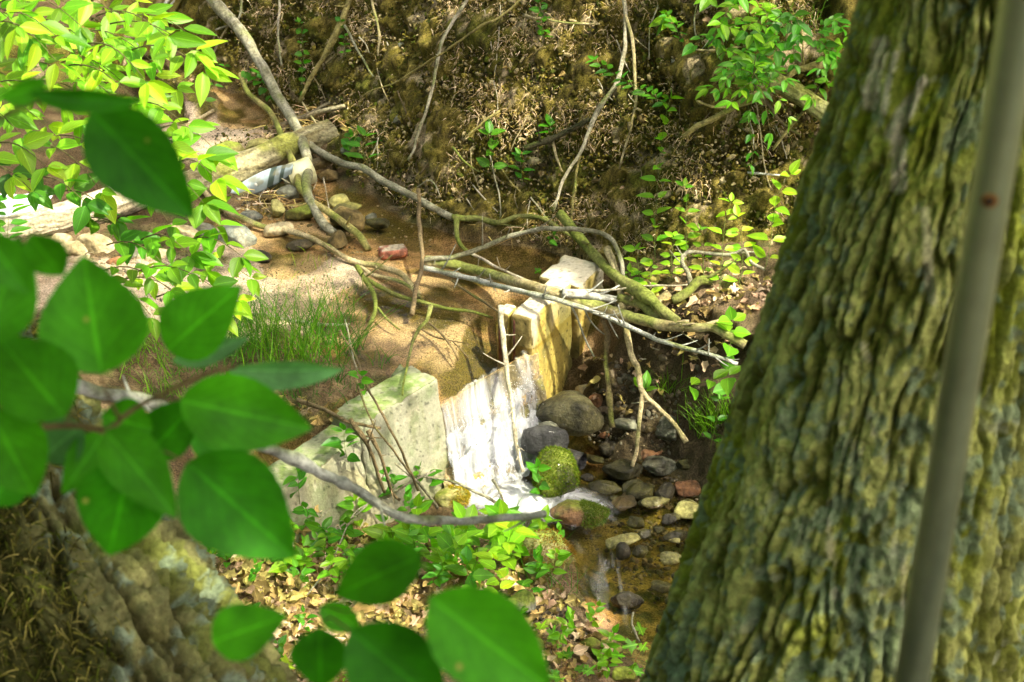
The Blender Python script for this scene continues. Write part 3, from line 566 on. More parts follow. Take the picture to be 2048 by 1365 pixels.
for i, (px, py, w_, h_, cc, d, ang, wet, kw) in enumerate([
    (555, 458, 62, 36, TAN, 'smooth tan stone half in the sand', .4, 0, {}), (522, 513, 44, 34, DRK, 'dark wet rounded cobble', .3, 1, {}),
    (478, 472, 82, 66, BLU, 'angular blue-grey slab', 1, 0, dict(thick=1.1, tilt=.3)), (411, 463, 44, 50, GRY, 'rounded grey pitted cobble', .3, 0, {}), (365, 465, 62, 50, TAN, 'wedge of yellow-tan stone', 1, 0, {}),
    (555, 416, 30, 46, YEL, 'upright yellow-green stone', 1, 0, {}), (606, 425, 60, 38, OLV, 'flat mossy dark stone', 1, 0, dict(moss=.3)), (677, 400, 44, 36, YEL, 'pale round-topped stone', .5, 0, {}),
    (692, 418, 62, 22, OLV, 'low flat olive slab', 1, 0, {}), (697, 438, 66, 48, BRN, 'block-shaped brown stone with pale top', 1, 0, dict(thick=1.2)), (670, 482, 44, 46, BRN, 'dark brown block stone', 1, 0, {}),
    (757, 445, 46, 30, OLV, 'wet olive stone in the shallows', 1, 1, {}), (743, 434, 22, 18, GRY, 'little grey stone in the shallows', .8, 1, {}), (602, 492, 50, 24, BRN, 'flat wet brown stone', 1, 1, {}),
    (503, 430, 40, 26, BLU, 'small blue-grey stone', .9, 1, {}), (460, 300, 78, 50, YEL, 'flat-topped mossy slab lying on the log', 1, 0, dict(moss=.3)), (520, 288, 62, 30, YEL, 'long yellowish stone by the log', .8, 0, {}),
    (576, 385, 40, 34, GRY, 'grey stone below the drum', 1, 0, {}), (660, 350, 50, 34, BRN, 'dark stone under the branches', 1, 0, {}), (640, 328, 44, 30, BRN, 'shaded brown stone under the branches', 1, 0, {}), (560, 375, 36, 20, OLV, 'small olive stone', 1, 0, {}),
    (445, 415, 50, 34, OLV, 'mossy stone under the log', 1, 0, dict(moss=.4)), (530, 395, 34, 22, BRN, 'small brown stone', 1, 0, {})]):
    rock(px, py, w_, h_, *cc, d, 200 + i, ang, wet, group=UP, **kw)
for i, (px, py, w_, h_, cc, ang) in enumerate([(122, 478, 46, 34, TAN, .5), (148, 498, 60, 34, TAN, .9), (196, 490, 82, 50, TAN, 1), (230, 522, 34, 22, RED, .8), (262, 503, 70, 30, GRY, .9), (75, 492, 40, 22, TAN, .5), (310, 512, 60, 28, TAN, .9), (160, 520, 40, 20, TAN, .6), (340, 540, 36, 20, GRY, .6), (30, 470, 50, 26, TAN, .6), (290, 530, 30, 18, TAN, .8), (250, 470, 40, 24, GRY, .8)]):
    rock(px, py, w_, h_, *cc, 'pale stone on the left bank', 240 + i, ang, False, group=LB)
_r = np.random.default_rng(91); _ex = [(float(_r.normal(1320, 60)), float(_r.uniform(930, 1200)), float(_r.uniform(16, 66)), float(_r.uniform(14, 40)), [OLV, DRK, BRN, OLV, GRY, YEL][_r.integers(0, 6)], ['olive', 'black', 'brown', 'wet olive', 'grey', 'yellowish'][0], 1, 1, {}) for _ in range(13)]
_ex = [(a, b, c, d, e, {id(OLV): 'olive', id(DRK): 'black', id(BRN): 'brown', id(GRY): 'grey', id(YEL): 'yellowish'}[id(e)] + ' wet pebble', g_, h_, k_) for a, b, c, d, e, f, g_, h_, k_ in _ex if a < 1420]
for i, (px, py, w_, h_, cc, d, ang, wet, kw) in enumerate(_ex + [
    (1218, 897, 42, 42, DRK, 'round black-green wet cobble', .35, 1, {}), (1188, 918, 42, 20, OLV, 'flat wet stone', .9, 1, {}), (1238, 940, 84, 46, OLV, 'olive wet slab with a ridge', 1, 1, {}), (1213, 975, 66, 32, OLV, 'flat grey-olive stone washed by the flow', .9, 1, {}),
    (1276, 975, 56, 34, OLV, 'blocky wet stone', 1, 1, {}), (1322, 930, 90, 46, GRY, 'broad blue-green slab', 1, 1, {}), (1332, 986, 42, 46, DRK, 'dark green wet stone', .8, 1, {}), (1290, 1006, 30, 22, OLV, 'small shiny stone', .8, 1, {}),
    (1370, 975, 58, 40, RED, 'reddish flat stone', .9, 1, {}), (1384, 1022, 62, 42, YEL, 'pale yellow-topped stone', 1, 0, {}), (1276, 1042, 36, 30, OLV, 'olive ribbed stone', 1, 1, {}), (1337, 1036, 32, 30, DRK, 'small black wet stone', .9, 1, {}),
    (1288, 1070, 38, 24, OLV, 'low olive stone', .9, 1, {}), (1352, 1072, 52, 30, OLV, 'broad low olive stone', .9, 1, {}), (1246, 1102, 28, 42, DRK, 'dark upright pebble', .4, 1, {}), (1280, 1102, 38, 30, OLV, 'oval olive stone', .7, 1, {}),
    (1342, 1118, 52, 26, YEL, 'yellow stone just under water', .8, 1, {}), (1256, 1196, 62, 48, DRK, 'black wet boulder with a glossy face', .95, 1, {}), (1262, 848, 60, 36, GRY, 'grey angular stone on the dark bank', 1, 0, {}), (1345, 862, 62, 72, GRY, 'leaning grey slab at the pool edge', 1, 1, {}),
    (1300, 905, 60, 26, RED, 'orange-brown wet stone', .8, 1, {}), (1170, 782, 38, 34, TAN, 'tan broken stone', 1, 0, {}), (1196, 800, 40, 26, RED, 'brown broken stone', 1, 0, {}), (1110, 868, 44, 26, DRK, 'dark stone splashed by the falls', .8, 1, {}), (1095, 852, 40, 24, GRY, 'grey stone splashed by the falls', .8, 1, {}),
    (1230, 820, 40, 26, BRN, 'brown stone in the shade', 1, 0, {}), (1200, 830, 30, 24, OLV, 'small mossy stone in the shade', 1, 0, dict(moss=.4)), (1290, 860, 40, 30, BRN, 'brown stone at the water edge', 1, 1, {}), (1375, 930, 50, 30, OLV, 'olive stone at the water edge', 1, 1, {}),
    (1318, 1060, 26, 18, OLV, 'tiny wet stone', .8, 1, {}), (1366, 1150, 40, 20, OLV, 'flat stone near the tree', .8, 1, {}), (1352, 1190, 26, 24, DRK, 'dark round stone near the tree', .4, 1, {}), (1340, 1260, 50, 26, OLV, 'stone under the tree', .8, 1, {}), (1175, 955, 30, 20, DRK, 'black pebble', .6, 1, {}), (1230, 1000, 26, 18, OLV, 'small olive pebble', .6, 1, {}), (1400, 1080, 46, 26, BRN, 'brown slab near the tree', 1, 1, {}), (1310, 1010, 34, 20, BRN, 'brown pebble', .6, 1, {}), (1210, 870, 26, 18, RED, 'pinkish pebble on the sand', .5, 0, {}), (1150, 790, 26, 20, RED, 'reddish brick fragment', 1, 0, {})]):
    rock(px, py, w_, h_, *cc, d, 300 + i, ang, wet, group=LO, **kw)
rock(1140, 828, 128, 106, (.19, .17, .07), (.07, .065, .03), '', 401, .55, True, name='boulder', cat='boulder', label='big rounded olive boulder, wet and shiny beside the falls', depth_adj=-.02)
rock(1090, 880, 86, 80, (.05, .05, .05), (.10, .10, .09), '', 402, .6, True, thick=1.2, name='boulder', cat='boulder', label='smooth slate-grey boulder behind the spray at the foot of the falls')
def blades(mb, base, dirn, L_, W_, cols, seed=0, seg=3, bend=.5):
    """bent tapering strips"""
    N = len(base); r = np.random.default_rng(seed); d = dirn / np.linalg.norm(dirn, axis=1)[:, None]
    s = np.cross(d, r.normal(size=(N, 3))); s /= np.linalg.norm(s, axis=1)[:, None]
    V = []; bd = r.normal(size=(N, 3)) * .35 + np.array([0, 0, -1]); 
    for k in range(seg + 1):
        t = k / seg; c = base + d * (L_ * t)[:, None] + bd * (L_ * bend * t * t)[:, None]; wd = (W_ * (1 - t ** 1.5) * .5 + .0002)[:, None]
        V += [c - s * wd, c + s * wd]
    V = np.stack(V, 1); f = np.array([[2 * k, 2 * k + 1, 2 * k + 3, 2 * k + 2] for k in range(seg)]); n = 2 * (seg + 1)
    mb.add(V.reshape(-1, 3), (f[None] + (np.arange(N) * n)[:, None, None]).reshape(-1, 4), np.repeat(cols, n, 0))
def moss_on(parent, P, dims, n, col, L_=.012, up=.0, seed=0, name='moss', side=None):
    r = np.random.default_rng(seed); me = parent.data; co = np.zeros(len(me.vertices) * 3); me.vertices.foreach_get('co', co); co = co.reshape(-1, 3); no = np.zeros(len(me.vertices) * 3); me.vertices.foreach_get('normal', no); no = no.reshape(-1, 3)
    m = no[:, 2] + fbm(co * 20, seed, 3) * .5 > up
    if side is not None: m &= side(co)
    idx = np.where(m)[0]; k = r.choice(idx, n); b = co[k] + r.normal(size=(n, 3)) * .004; d = no[k] + r.normal(size=(n, 3)) * .45
    v = r.uniform(.5, 1.25, n)[:, None]; cc = np.asarray(col)[None] * v; cc[:, 0] *= r.uniform(.8, 1.5, n)
    mb = MB(); blades(mb, b, d, r.uniform(.5, 1.3, n) * L_, np.full(n, .0022), cc, seed, 2, .35); ob = mb.build(name, M['moss']); ob.parent = parent; return ob
ob, P, dm = rock(1112, 950, 92, 122, (.09, .10, .03), (.05, .05, .02), "", 403, .45, True, name='mossy_rock', cat='mossy rock', moss=.4, label='upright rock thick with green moss beside the foam', thick=1.1); moss_on(ob, P, dm, 9000, (.10, .17, .012), seed=1, up=-.15)
ob, P, dm = rock(1165, 1028, 112, 66, (.36, .19, .08), (.22, .12, .05), '', 404, .7, True, name='mossy_rock', cat='mossy rock', moss=.1, label='low orange-brown rock with a tuft of dark green moss on its right'); moss_on(ob, P, dm, 5000, (.10, .17, .02), seed=2, up=-.1, side=lambda c: c[:, 0] + .05 * fbm(c * 22 + 3, 5, 3) > .0)
ob, P, dm = rock(902, 998, 76, 66, (.42, .36, .16), (.30, .26, .08), '', 405, .6, False, name='mossy_rock', cat='mossy rock', moss=.2, label='tan rock edged with yellow moss at the foot of the left wall'); moss_on(ob, P, dm, 2500, (.30, .28, .02), seed=3, up=.1, side=lambda c: c[:, 0] + .04 * fbm(c * 22 + 3, 6, 3) > .0)
ob, P, dm = rock(1095, 1118, 140, 116, (.26, .22, .12), (.15, .12, .05), '', 406, .8, False, name='bank_boulder', cat='boulder', moss=.3, label='large bank boulder with rusty moss along its top edge'); moss_on(ob, P, dm, 3500, (.17, .12, .015), seed=4, up=.35)
for i, (px, py, w_, h_, cc) in enumerate([(1040, 1205, 62, 50, GRY), (1045, 1290, 70, 50, OLV), (1220, 1300, 60, 46, OLV), (1000, 1170, 46, 30, BRN), (1110, 1250, 50, 36, DRK), (1180, 1290, 46, 30, BRN), (700, 1100, 50, 26, GRY), (1250, 1350, 50, 40, OLV)]):
    rock(px, py, w_, h_, *cc, 'soil-stained stone in the near bank', 420 + i, .9, False, group='stones in the near bank', moss=.3)
# brick
def box_thing(name, px, py, dims, rz, tilt, colf, mt, label, cat, lift=0, amp=.003, n=.006, H=None):
    t = gt(px, py, H); P = atd(px, py, t) + np.array([0, 0, lift]); R = rot(tilt[0], tilt[1], rz); a, b, c = np.array(dims) / 2
    c8 = np.array([(-a, b, -c), (a, b, -c), (a, -b, -c), (-a, -b, -c), (-a, b, c), (a, b, c), (a, -b, c), (-a, -b, c)]) @ R.T + P
    o = MB(); hexa(o, c8, n, colf, amp, 3); ob = o.build(name, mt, origin=P); tag(ob, label, cat); return ob, P, R
box_thing('brick', 786, 515, (.14, .075, .055), .35, (0, .05), lambda P, nn: mixc(np.broadcast_to([.42, .15, .09], P.shape) if nn[2] < .6 else np.broadcast_to([.33, .28, .2], P.shape), (.2, .08, .05), ss(0, .4, fbm(P * 40, 5, 3))), M['rock'], 'red brick lying in the shallow water with a dusty top', 'brick', .03)
# pipe under the falls
def tube(pts, rad, sides=10, amp=.0, seed=0, caps=True, oval=1.0, freq=40):
    pts = np.asarray(pts, float); n = len(pts); T = np.gradient(pts, axis=0); T /= np.linalg.norm(T, axis=1)[:, None]
    a = np.array([0, 0, 1.]) if abs(T[0][2]) < .9 else np.array([1., 0, 0]); N0 = np.cross(T[0], a); N0 /= np.linalg.norm(N0); Ns = [N0]
    for i in range(1, n):
        v = Ns[-1] - T[i] * (Ns[-1] @ T[i]); Ns.append(v / np.linalg.norm(v))
    Ns = np.array(Ns); B = np.cross(T, Ns); an = np.linspace(0, 2 * math.pi, sides, endpoint=False)
    dirs = np.cos(an)[None, :, None] * Ns[:, None] + np.sin(an)[None, :, None] * B[:, None] * oval
    rr = np.asarray(rad, float)[:, None] * np.ones(sides)
    P = pts[:, None] + dirs * rr[..., None]
    if amp:
        q = P * freq; P = pts[:, None] + dirs * (rr * (1 + amp * fbm(q * .35, seed, 3) + amp * .5 * fbm(q, seed + 3, 3)))[..., None]
    v = P.reshape(-1, 3); i = np.arange(n - 1)[:, None]; j = np.arange(sides)[None]; j2 = (j + 1) % sides
    q = np.stack([i * sides + j, i * sides + j2, (i + 1) * sides + j2, (i + 1) * sides + j], -1).reshape(-1, 4); f = [q]
    nrm = dirs.reshape(-1, 3); uv = np.stack([np.tile(an / 6.283, n), np.repeat(np.linspace(0, 1, n), sides)], -1)
    if caps:
        v = np.concatenate([v, pts[:1], pts[-1:]]); c0 = n * sides; nrm = np.concatenate([nrm, -T[:1], T[-1:]]); uv = np.concatenate([uv, [[0, 0], [0, 1]]])
        f.append(np.array([[c0, (k + 1) % sides, k] for k in range(sides)] + [[c0 + 1, (n - 1) * sides + k, (n - 1) * sides + (k + 1) % sides] for k in range(sides)]))
    return v, f, nrm, uv
a = atz(1075, 898, .13); b = atz(1165, 925, .14); pts = [a + (b - a) * t for t in np.linspace(0, 1, 14)] ; pts2 = [b + (a - b) * t * .3 for t in np.linspace(0, 1, 6)]
v, f, nr, uv = tube(pts, [.042] * 14, 20, .03, 3, caps=False); v2, f2, _, _ = tube(pts2, [.035] * 6, 20, 0, 3, caps=True)
o = MB(); o.add(v, f, mixc(np.broadcast_to([.06, .06, .055], v.shape), (.16, .13, .09), ss(-.1, .4, fbm(v * 30, 3, 3)))); o.add(v2[:-2], f2[0], (.02, .02, .02)); tag(o.build('drain_pipe', M['wetrock'], origin=a), 'short dark pipe end lying among the wet rocks by the falls', 'pipe')

# ------------------------------------------------------------------ branches
def crom(P, step):
    P = np.asarray(P, float); out = []
    Q = np.vstack([2 * P[0] - P[1], P, 2 * P[-1] - P[-2]])
    for i in range(1, len(Q) - 2):
        n = max(2, int(np.linalg.norm(Q[i + 1][:2] - Q[i][:2]) / step)); t = np.linspace(0, 1, n, endpoint=False)[:, None]
        a, b, c, d = Q[i - 1], Q[i], Q[i + 1], Q[i + 2]
        out.append(.5 * ((2 * b) + (-a + c) * t + (2 * a - 5 * b + 4 * c - d) * t ** 2 + (-a + 3 * b - 3 * c + d) * t ** 3))
    return np.vstack(out + [P[-1:]])
def smooth1(a, k):
    if k < 1: return a
    p = np.concatenate([np.full(k, a[0]), a, np.full(k, a[-1])]); c = np.convolve(p, np.ones(2 * k + 1) / (2 * k + 1), 'valid'); return c
def path3(pl, lift, arc=0, sm=5, step=11, jit=.8, seed=0, d=None):
    P = crom(pl, step); n = len(P)
    jx = fbm(np.stack([np.arange(n) * .35, np.full(n, seed * 1.7), np.zeros(n)], -1), seed, 2) * jit * 3.4; jy = fbm(np.stack([np.arange(n) * .35, np.full(n, seed * 2.7), np.zeros(n) + 5], -1), seed + 1, 2) * jit * 3.4
    P[:, 0] += jx; P[:, 1] += jy
    if d is None: t = np.array([gt(x, y) for x, y in P[:, :2]])
    else: t = np.interp(np.linspace(0, 1, n), np.linspace(0, 1, len(d)), d)
    if d is None:
        k = min(sm, n // 3); t2 = t.copy()
        for i in range(n): t2[i] = t[max(0, i - 2):i + 3].min()
        t = smooth1(smooth1(t2, k), k)
    s = np.linspace(0, 1, n); t = t - lift - arc * np.sin(s * math.pi)
    return np.array([atd(x, y, tt) for (x, y), tt in zip(P[:, :2], t)]), t
BC = {'grey': ((.36, .34, .24), (.20, .19, .11)), 'green': ((.24, .25, .07), (.13, .15, .03)), 'tan': ((.52, .43, .24), (.33, .27, .12)), 'pale': ((.60, .54, .40), (.40, .36, .24)), 'brown': ((.22, .16, .08), (.12, .09, .04)), 'yellow': ((.44, .37, .13), (.27, .23, .07)), 'dark': ((.09, .08, .04), (.05, .05, .02)), 'silver': ((.55, .55, .48), (.34, .35, .28))}
def bark_geo(pts, rad, colr, moss, seed, sides, amp=.14, caps=True, oval=1.0):
    v, f, nr, uv = tube(pts, rad, sides, amp, seed, caps, oval)
    c1, c2 = BC[colr]; t = fbm(v * np.array([22, 22, 22]), seed, 4); c = mixc(np.broadcast_to(c1, v.shape), c2, ss(-.2, .3, t))
    c = mixc(c, (.17, .21, .03), ss(.15, .6, fbm(v * 7, seed + 9, 3) + moss - .2 + .25 * nr[:, 2]) * .85 if moss else np.zeros(len(v)))
    c = mixc(c, (.10, .08, .04), ss(.3, .42, fbm(v * 55, seed + 15, 2)) * .6)
    return v, f, c, uv
BR = []
def branch(pl, r0, r1, colr, desc, lift=.02, arc=0, moss=.3, forks=(), name='branch', cat='branch', group=None, sm=5, caps=True, d=None, label=None, amp=.14, twigs=0, sides=None, pts_out=None):
    seed = 500 + len(BR) * 7; BR.append(1)
    pts, t = path3(pl, lift, arc, sm, 9, .8, seed, d); n = len(pts); rad = np.interp(np.linspace(0, 1, n), [0, 1], [r0, r1]) * t / F * (1 + .16 * fbm(np.stack([np.arange(n) * .45, np.full(n, seed), np.zeros(n)], -1), 5, 3) + .35 * ss(.45, .6, fbm(np.stack([np.arange(n) * .25, np.full(n, seed + .5), np.zeros(n)], -1), 6, 1)))
    o = MB(); sd = sides or (14 if max(r0, r1) > 7 else 9 if max(r0, r1) > 3 else 6); v, f, c, uv = bark_geo(pts, rad, colr, moss, seed, sd, amp, caps); o.add(v, f, c, uv)
    rg = np.random.default_rng(seed)
    for k in range(twigs * 2 + (2 if group == 'fallen branches across the stream' and r0 > 4 else 0)):   # short snapped side shoots
        i = rg.integers(2, n - 2); T = pts[min(i + 1, n - 1)] - pts[i - 1]; T /= np.linalg.norm(T); dr = rg.normal(size=3) * .6 + T * .8 + np.array([0, -.3, .4]); dr /= np.linalg.norm(dr); L_ = rad[i] * rg.uniform(2.5, 14) * (.6 if rad[i] > .018 else 1)
        tp = np.array([pts[i] + dr * L_ * s + np.array([0, 0, .15 * L_ * s * s]) for s in np.linspace(0, 1, 5)]); vv, ff, cc_, uu = bark_geo(tp, rad[i] * np.linspace(.4, .15, 5), colr, 0, seed + k, 5); o.add(vv, ff, cc_, uu)
    ob = o.build(name, M['twig'] if max(r0, r1) < 9 else M['wood'], origin=pts[n // 2]); mid = pl[len(pl) // 2]
    tag(ob, label or ulabel(desc, mid[0], mid[1]), cat, group)
    for fk in forks:
        fp, fr0, fr1 = fk[:3]; p2, t2 = path3(fp, lift, fk[3] if len(fk) > 3 else 0, sm, 9, .8, seed + 3)
        p2 = p2 + (pts[np.argmin(np.linalg.norm(pts - p2[0], axis=1))] - p2[0]) * np.linspace(1, 0, len(p2))[:, None] ** 2
        o2 = MB(); v, f, c, uv = bark_geo(p2, np.interp(np.linspace(0, 1, len(p2)), [0, 1], [fr0, fr1]) * t2 / F, colr, moss, seed + 5, 8); o2.add(v - np.array(ob.location), f, c, uv)
        fo = o2.build('fork', M['twig']); fo.parent = ob
    return ob
FG = 'fallen branches across the stream'
branch([(395, -40), (425, 0), (490, 75), (530, 145), (560, 200), (590, 250), (610, 300), (617, 345), (615, 385), (640, 440), (668, 470)], 12, 9, 'grey', '', .06, .10, .1, name='fallen_sapling', cat='fallen sapling', label='leaning grey sapling from the top edge, forking over the log',
       forks=[([(590, 250), (606, 275), (640, 303), (680, 325), (720, 335), (770, 365), (830, 395), (880, 425), (912, 440)], 8, 7), ([(525, 130), (565, 195), (600, 245)], 3, 3)])
branch([(905, 436), (950, 437), (1000, 446), (1040, 434), (1090, 438), (1110, 450), (1150, 480), (1180, 500)], 7, 2, 'green', 'mossy crooked branch reaching right', .05, group=FG, forks=[([(912, 440), (915, 478), (930, 500), (948, 512)], 6, 4), ([(1040, 434), (1070, 438), (1102, 435)], 3, 2)])
branch([(482, 150), (500, 190), (540, 225), (560, 265), (580, 310), (592, 345), (602, 380), (625, 405), (665, 430), (700, 455), (725, 480), (738, 502)], 5, 8, 'yellow', 'long yellow-green branch with a split top, leaning over the log', .08, .06, .3, group=FG, amp=.1, forks=[([(640, 418), (680, 440), (712, 462), (733, 480)], 4, 4)])
branch([(375, 355), (400, 375), (430, 405), (470, 430), (530, 455), (590, 465), (650, 490), (700, 520), (760, 535), (800, 548), (830, 580), (845, 600)], 6, 6, 'tan', 'long tan branch from the log across the sand', .04, .03, .25, group=FG, twigs=3, forks=[([(700, 518), (740, 548), (790, 560), (820, 575), (850, 607)], 5, 3)])
branch([(713, 533), (738, 572), (752, 612), (735, 660), (718, 690), (705, 705)], 6, 3, 'green', 'mossy forked branch dipping into the water', .04, .02, .7, group=FG, twigs=2, forks=[([(740, 565), (790, 592), (830, 605), (862, 611), (900, 618), (940, 622), (985, 637)], 5, 3, .03), ([(752, 612), (775, 640), (800, 660)], 3, 1.5)])
branch([(845, 535), (900, 548), (950, 560), (1050, 585), (1150, 610), (1250, 650), (1330, 685), (1400, 705), (1475, 728)], 6, 4.5, 'silver', 'long pale branch with shaggy peeling bark slanting over the weir wall', .14, .03, .15, group=FG, twigs=16, amp=.22, forks=[([(1130, 615), (1150, 640), (1170, 680), (1188, 715)], 2.5, 1.5, -.05), ([(1150, 640), (1185, 655), (1215, 672)], 2, 1.2)])
branch([(850, 522), (900, 530), (950, 540), (1030, 565), (1110, 585), (1160, 602), (1230, 625), (1300, 645), (1378, 653)], 10, 12, 'tan', '', .09, .02, .3, name='log', cat='log', group=FG, amp=.1, label='long thick tan log across the weir, green towards its sawn right end')
branch([(842, 522), (870, 517), (900, 517), (950, 502), (1020, 472), (1090, 458), (1160, 460), (1212, 470), (1234, 500), (1245, 540), (1243, 580), (1232, 622)], 5, 4.5, 'grey', 'arched grey branch', .16, .12, .1, group=FG, twigs=3)
branch([(836, 380), (838, 430), (842, 470), (846, 520), (832, 580), (824, 630)], 4, 5, 'brown', 'thin upright brown stick standing in the water', .18, 0, 0, group=FG, sm=9, twigs=1)
branch([(1118, 425), (1150, 465), (1190, 512), (1230, 552), (1280, 585), (1315, 612), (1355, 645)], 10, 11, 'green', '', .12, .02, .35, name='pole', cat='branch', group=FG, amp=.06, label='thick green leaning pole from the far bank down to the terrace')
branch([(1213, 498), (1232, 545), (1245, 610), (1255, 680), (1275, 740), (1286, 786), (1312, 812), (1350, 850), (1372, 885)], 8, 4, 'tan', 'tall split branch leaning to the pool', .16, 0, .15, group=FG, amp=.2, forks=[([(1286, 786), (1281, 830), (1277, 880), (1266, 932)], 5, 4)])
branch([(1123, 586), (1180, 592), (1235, 602)], 9, 8, 'silver', 'short bare grey stick with a sawn end, on the wall', .13, 0, 0, group=FG, amp=.06)
branch([(1205, 640), (1213, 670), (1212, 720), (1218, 780), (1224, 855)], 5, 6, 'brown', 'dark wet upright branch standing in the pool edge', .12, 0, .1, group=FG, sm=9)
branch([(1238, 598), (1290, 612), (1312, 640), (1340, 652), (1390, 655), (1420, 655), (1450, 668), (1492, 690)], 10, 9, 'tan', 'twisted root-like limb lying on the terrace', .06, .02, .3, group=FG, amp=.25, forks=[([(1296, 625), (1318, 605), (1338, 588)], 8, 10), ([(1400, 655), (1430, 645), (1460, 640)], 6, 4)])
branch([(1345, 602), (1375, 585), (1398, 563), (1425, 562)], 9, 11, 'green', 'dark broken stub with a hollow end on the terrace', .06, 0, .5, group=FG, amp=.25)
branch([(1380, 572), (1376, 550), (1364, 525), (1374, 505), (1420, 507), (1462, 510), (1490, 500), (1503, 525), (1530, 540)], 4.5, 3, 'grey', 'thin crooked grey branch looping over the terrace', .10, .04, 0, group=FG, forks=[([(1485, 502), (1505, 504), (1525, 508)], 3, 1.5)])
branch([(1120, 582), (1200, 580), (1280, 574), (1375, 570)], 2, 1.5, 'pale', 'thin straight pale stick across the wall', .15, 0, 0, group=FG)
branch([(1000, 610), (1004, 660), (1010, 705), (1014, 750), (1026, 820), (1034, 890), (1045, 945)], 6, 3.5, 'pale', 'bleached stick leaning down the face of the falls', .10, 0, 0, group=FG, sm=9, twigs=3)
branch([(862, 612), (854, 642), (837, 656), (824, 692), (812, 740), (804, 790)], 4, 2, 'green', 'crooked mossy twig hanging over the mossy wall top', .12, 0, .4, group=FG)
branch([(838, 656), (870, 672), (905, 683), (938, 690)], 2, 1, 'brown', 'thin dark twig on the sunlit sand', .04, 0, 0, group=FG, forks=[([(900, 682), (922, 700), (940, 718)], 1.4, .8)])
branch([(848, 638), (880, 668), (905, 700), (915, 722)], 2.5, 1.5, 'brown', 'wet twig caught on the weir crest', .03, 0, 0, group=FG)
branch([(940, 505), (985, 528), (1020, 545), (1052, 560)], 3.5, 2.5, 'pale', 'short pale twig over the water', .05, 0, 0, group=FG, twigs=2)
branch([(905, 560), (945, 590), (975, 610), (1000, 625)], 3, 2.5, 'brown', 'submerged brown twig', .03, 0, .2, group=FG)
branch([(1120, 800), (1135, 795), (1165, 803)], 1.5, 1, 'brown', 'scrap of bark on the boulder', .03, group=FG)
branch([(500, 630), (540, 632), (600, 645), (660, 650), (700, 648)], 4, 2.5, 'grey', 'grey twig lying among the long grass', .03, 0, 0, group=FG, twigs=3)
branch([(340, 274), (350, 262), (385, 245), (428, 221)], 6, 3, 'tan', 'short curved branch standing on the sand bar', .04, .04, .1, group=FG)
branch([(340, -10), (312, 40), (290, 70), (265, 100)], 4, 3, 'silver', 'pale branch in the top left leaves', .3, 0, 0, group=FG, forks=[([(318, 30), (335, 20), (352, -5)], 3, 2)])
TR = 'thin stems hanging over the near bank'
for i, (pl, r0, r1) in enumerate([([(700, 840), (735, 890), (770, 985)], 4.5, 3.5), ([(735, 860), (765, 920), (785, 985), (800, 1000)], 4, 3), ([(680, 660), (712, 715), (738, 780), (780, 855), (812, 925), (835, 980)], 2, 3), ([(700, 700), (722, 790), (748, 850), (790, 905), (820, 950)], 2, 2.2), ([(595, 800), (650, 822), (700, 845), (760, 856)], 5, 3),
                                  ([(830, 950), (880, 958), (920, 970), (960, 990), (1003, 1012)], 2.2, 3.2), ([(790, 925), (835, 965), (875, 1015)], 2.5, 3), ([(775, 995), (830, 960), (870, 940)], 3, 2), ([(690, 640), (700, 690), (715, 740)], 1.5, 1.5), ([(985, 960), (1000, 985), (1010, 1015)], 2.5, 2), ([(640, 1090), (680, 1055), (735, 1010)], 2, 1.5), ([(615, 1190), (660, 1130), (700, 1040), (740, 1005)], 1.5, 1.5), ([(1265, 1225), (1262, 1250), (1280, 1285)], 2, 3)]):
    branch(pl, r0, r1, 'brown' if i < 5 else 'grey', 'slender bare stem', .16 if i < 4 else .08, .05, .1, name='bare_twig', cat='stem', group=TR, twigs=2)
RB = 'roots and stems hanging down the far bank'
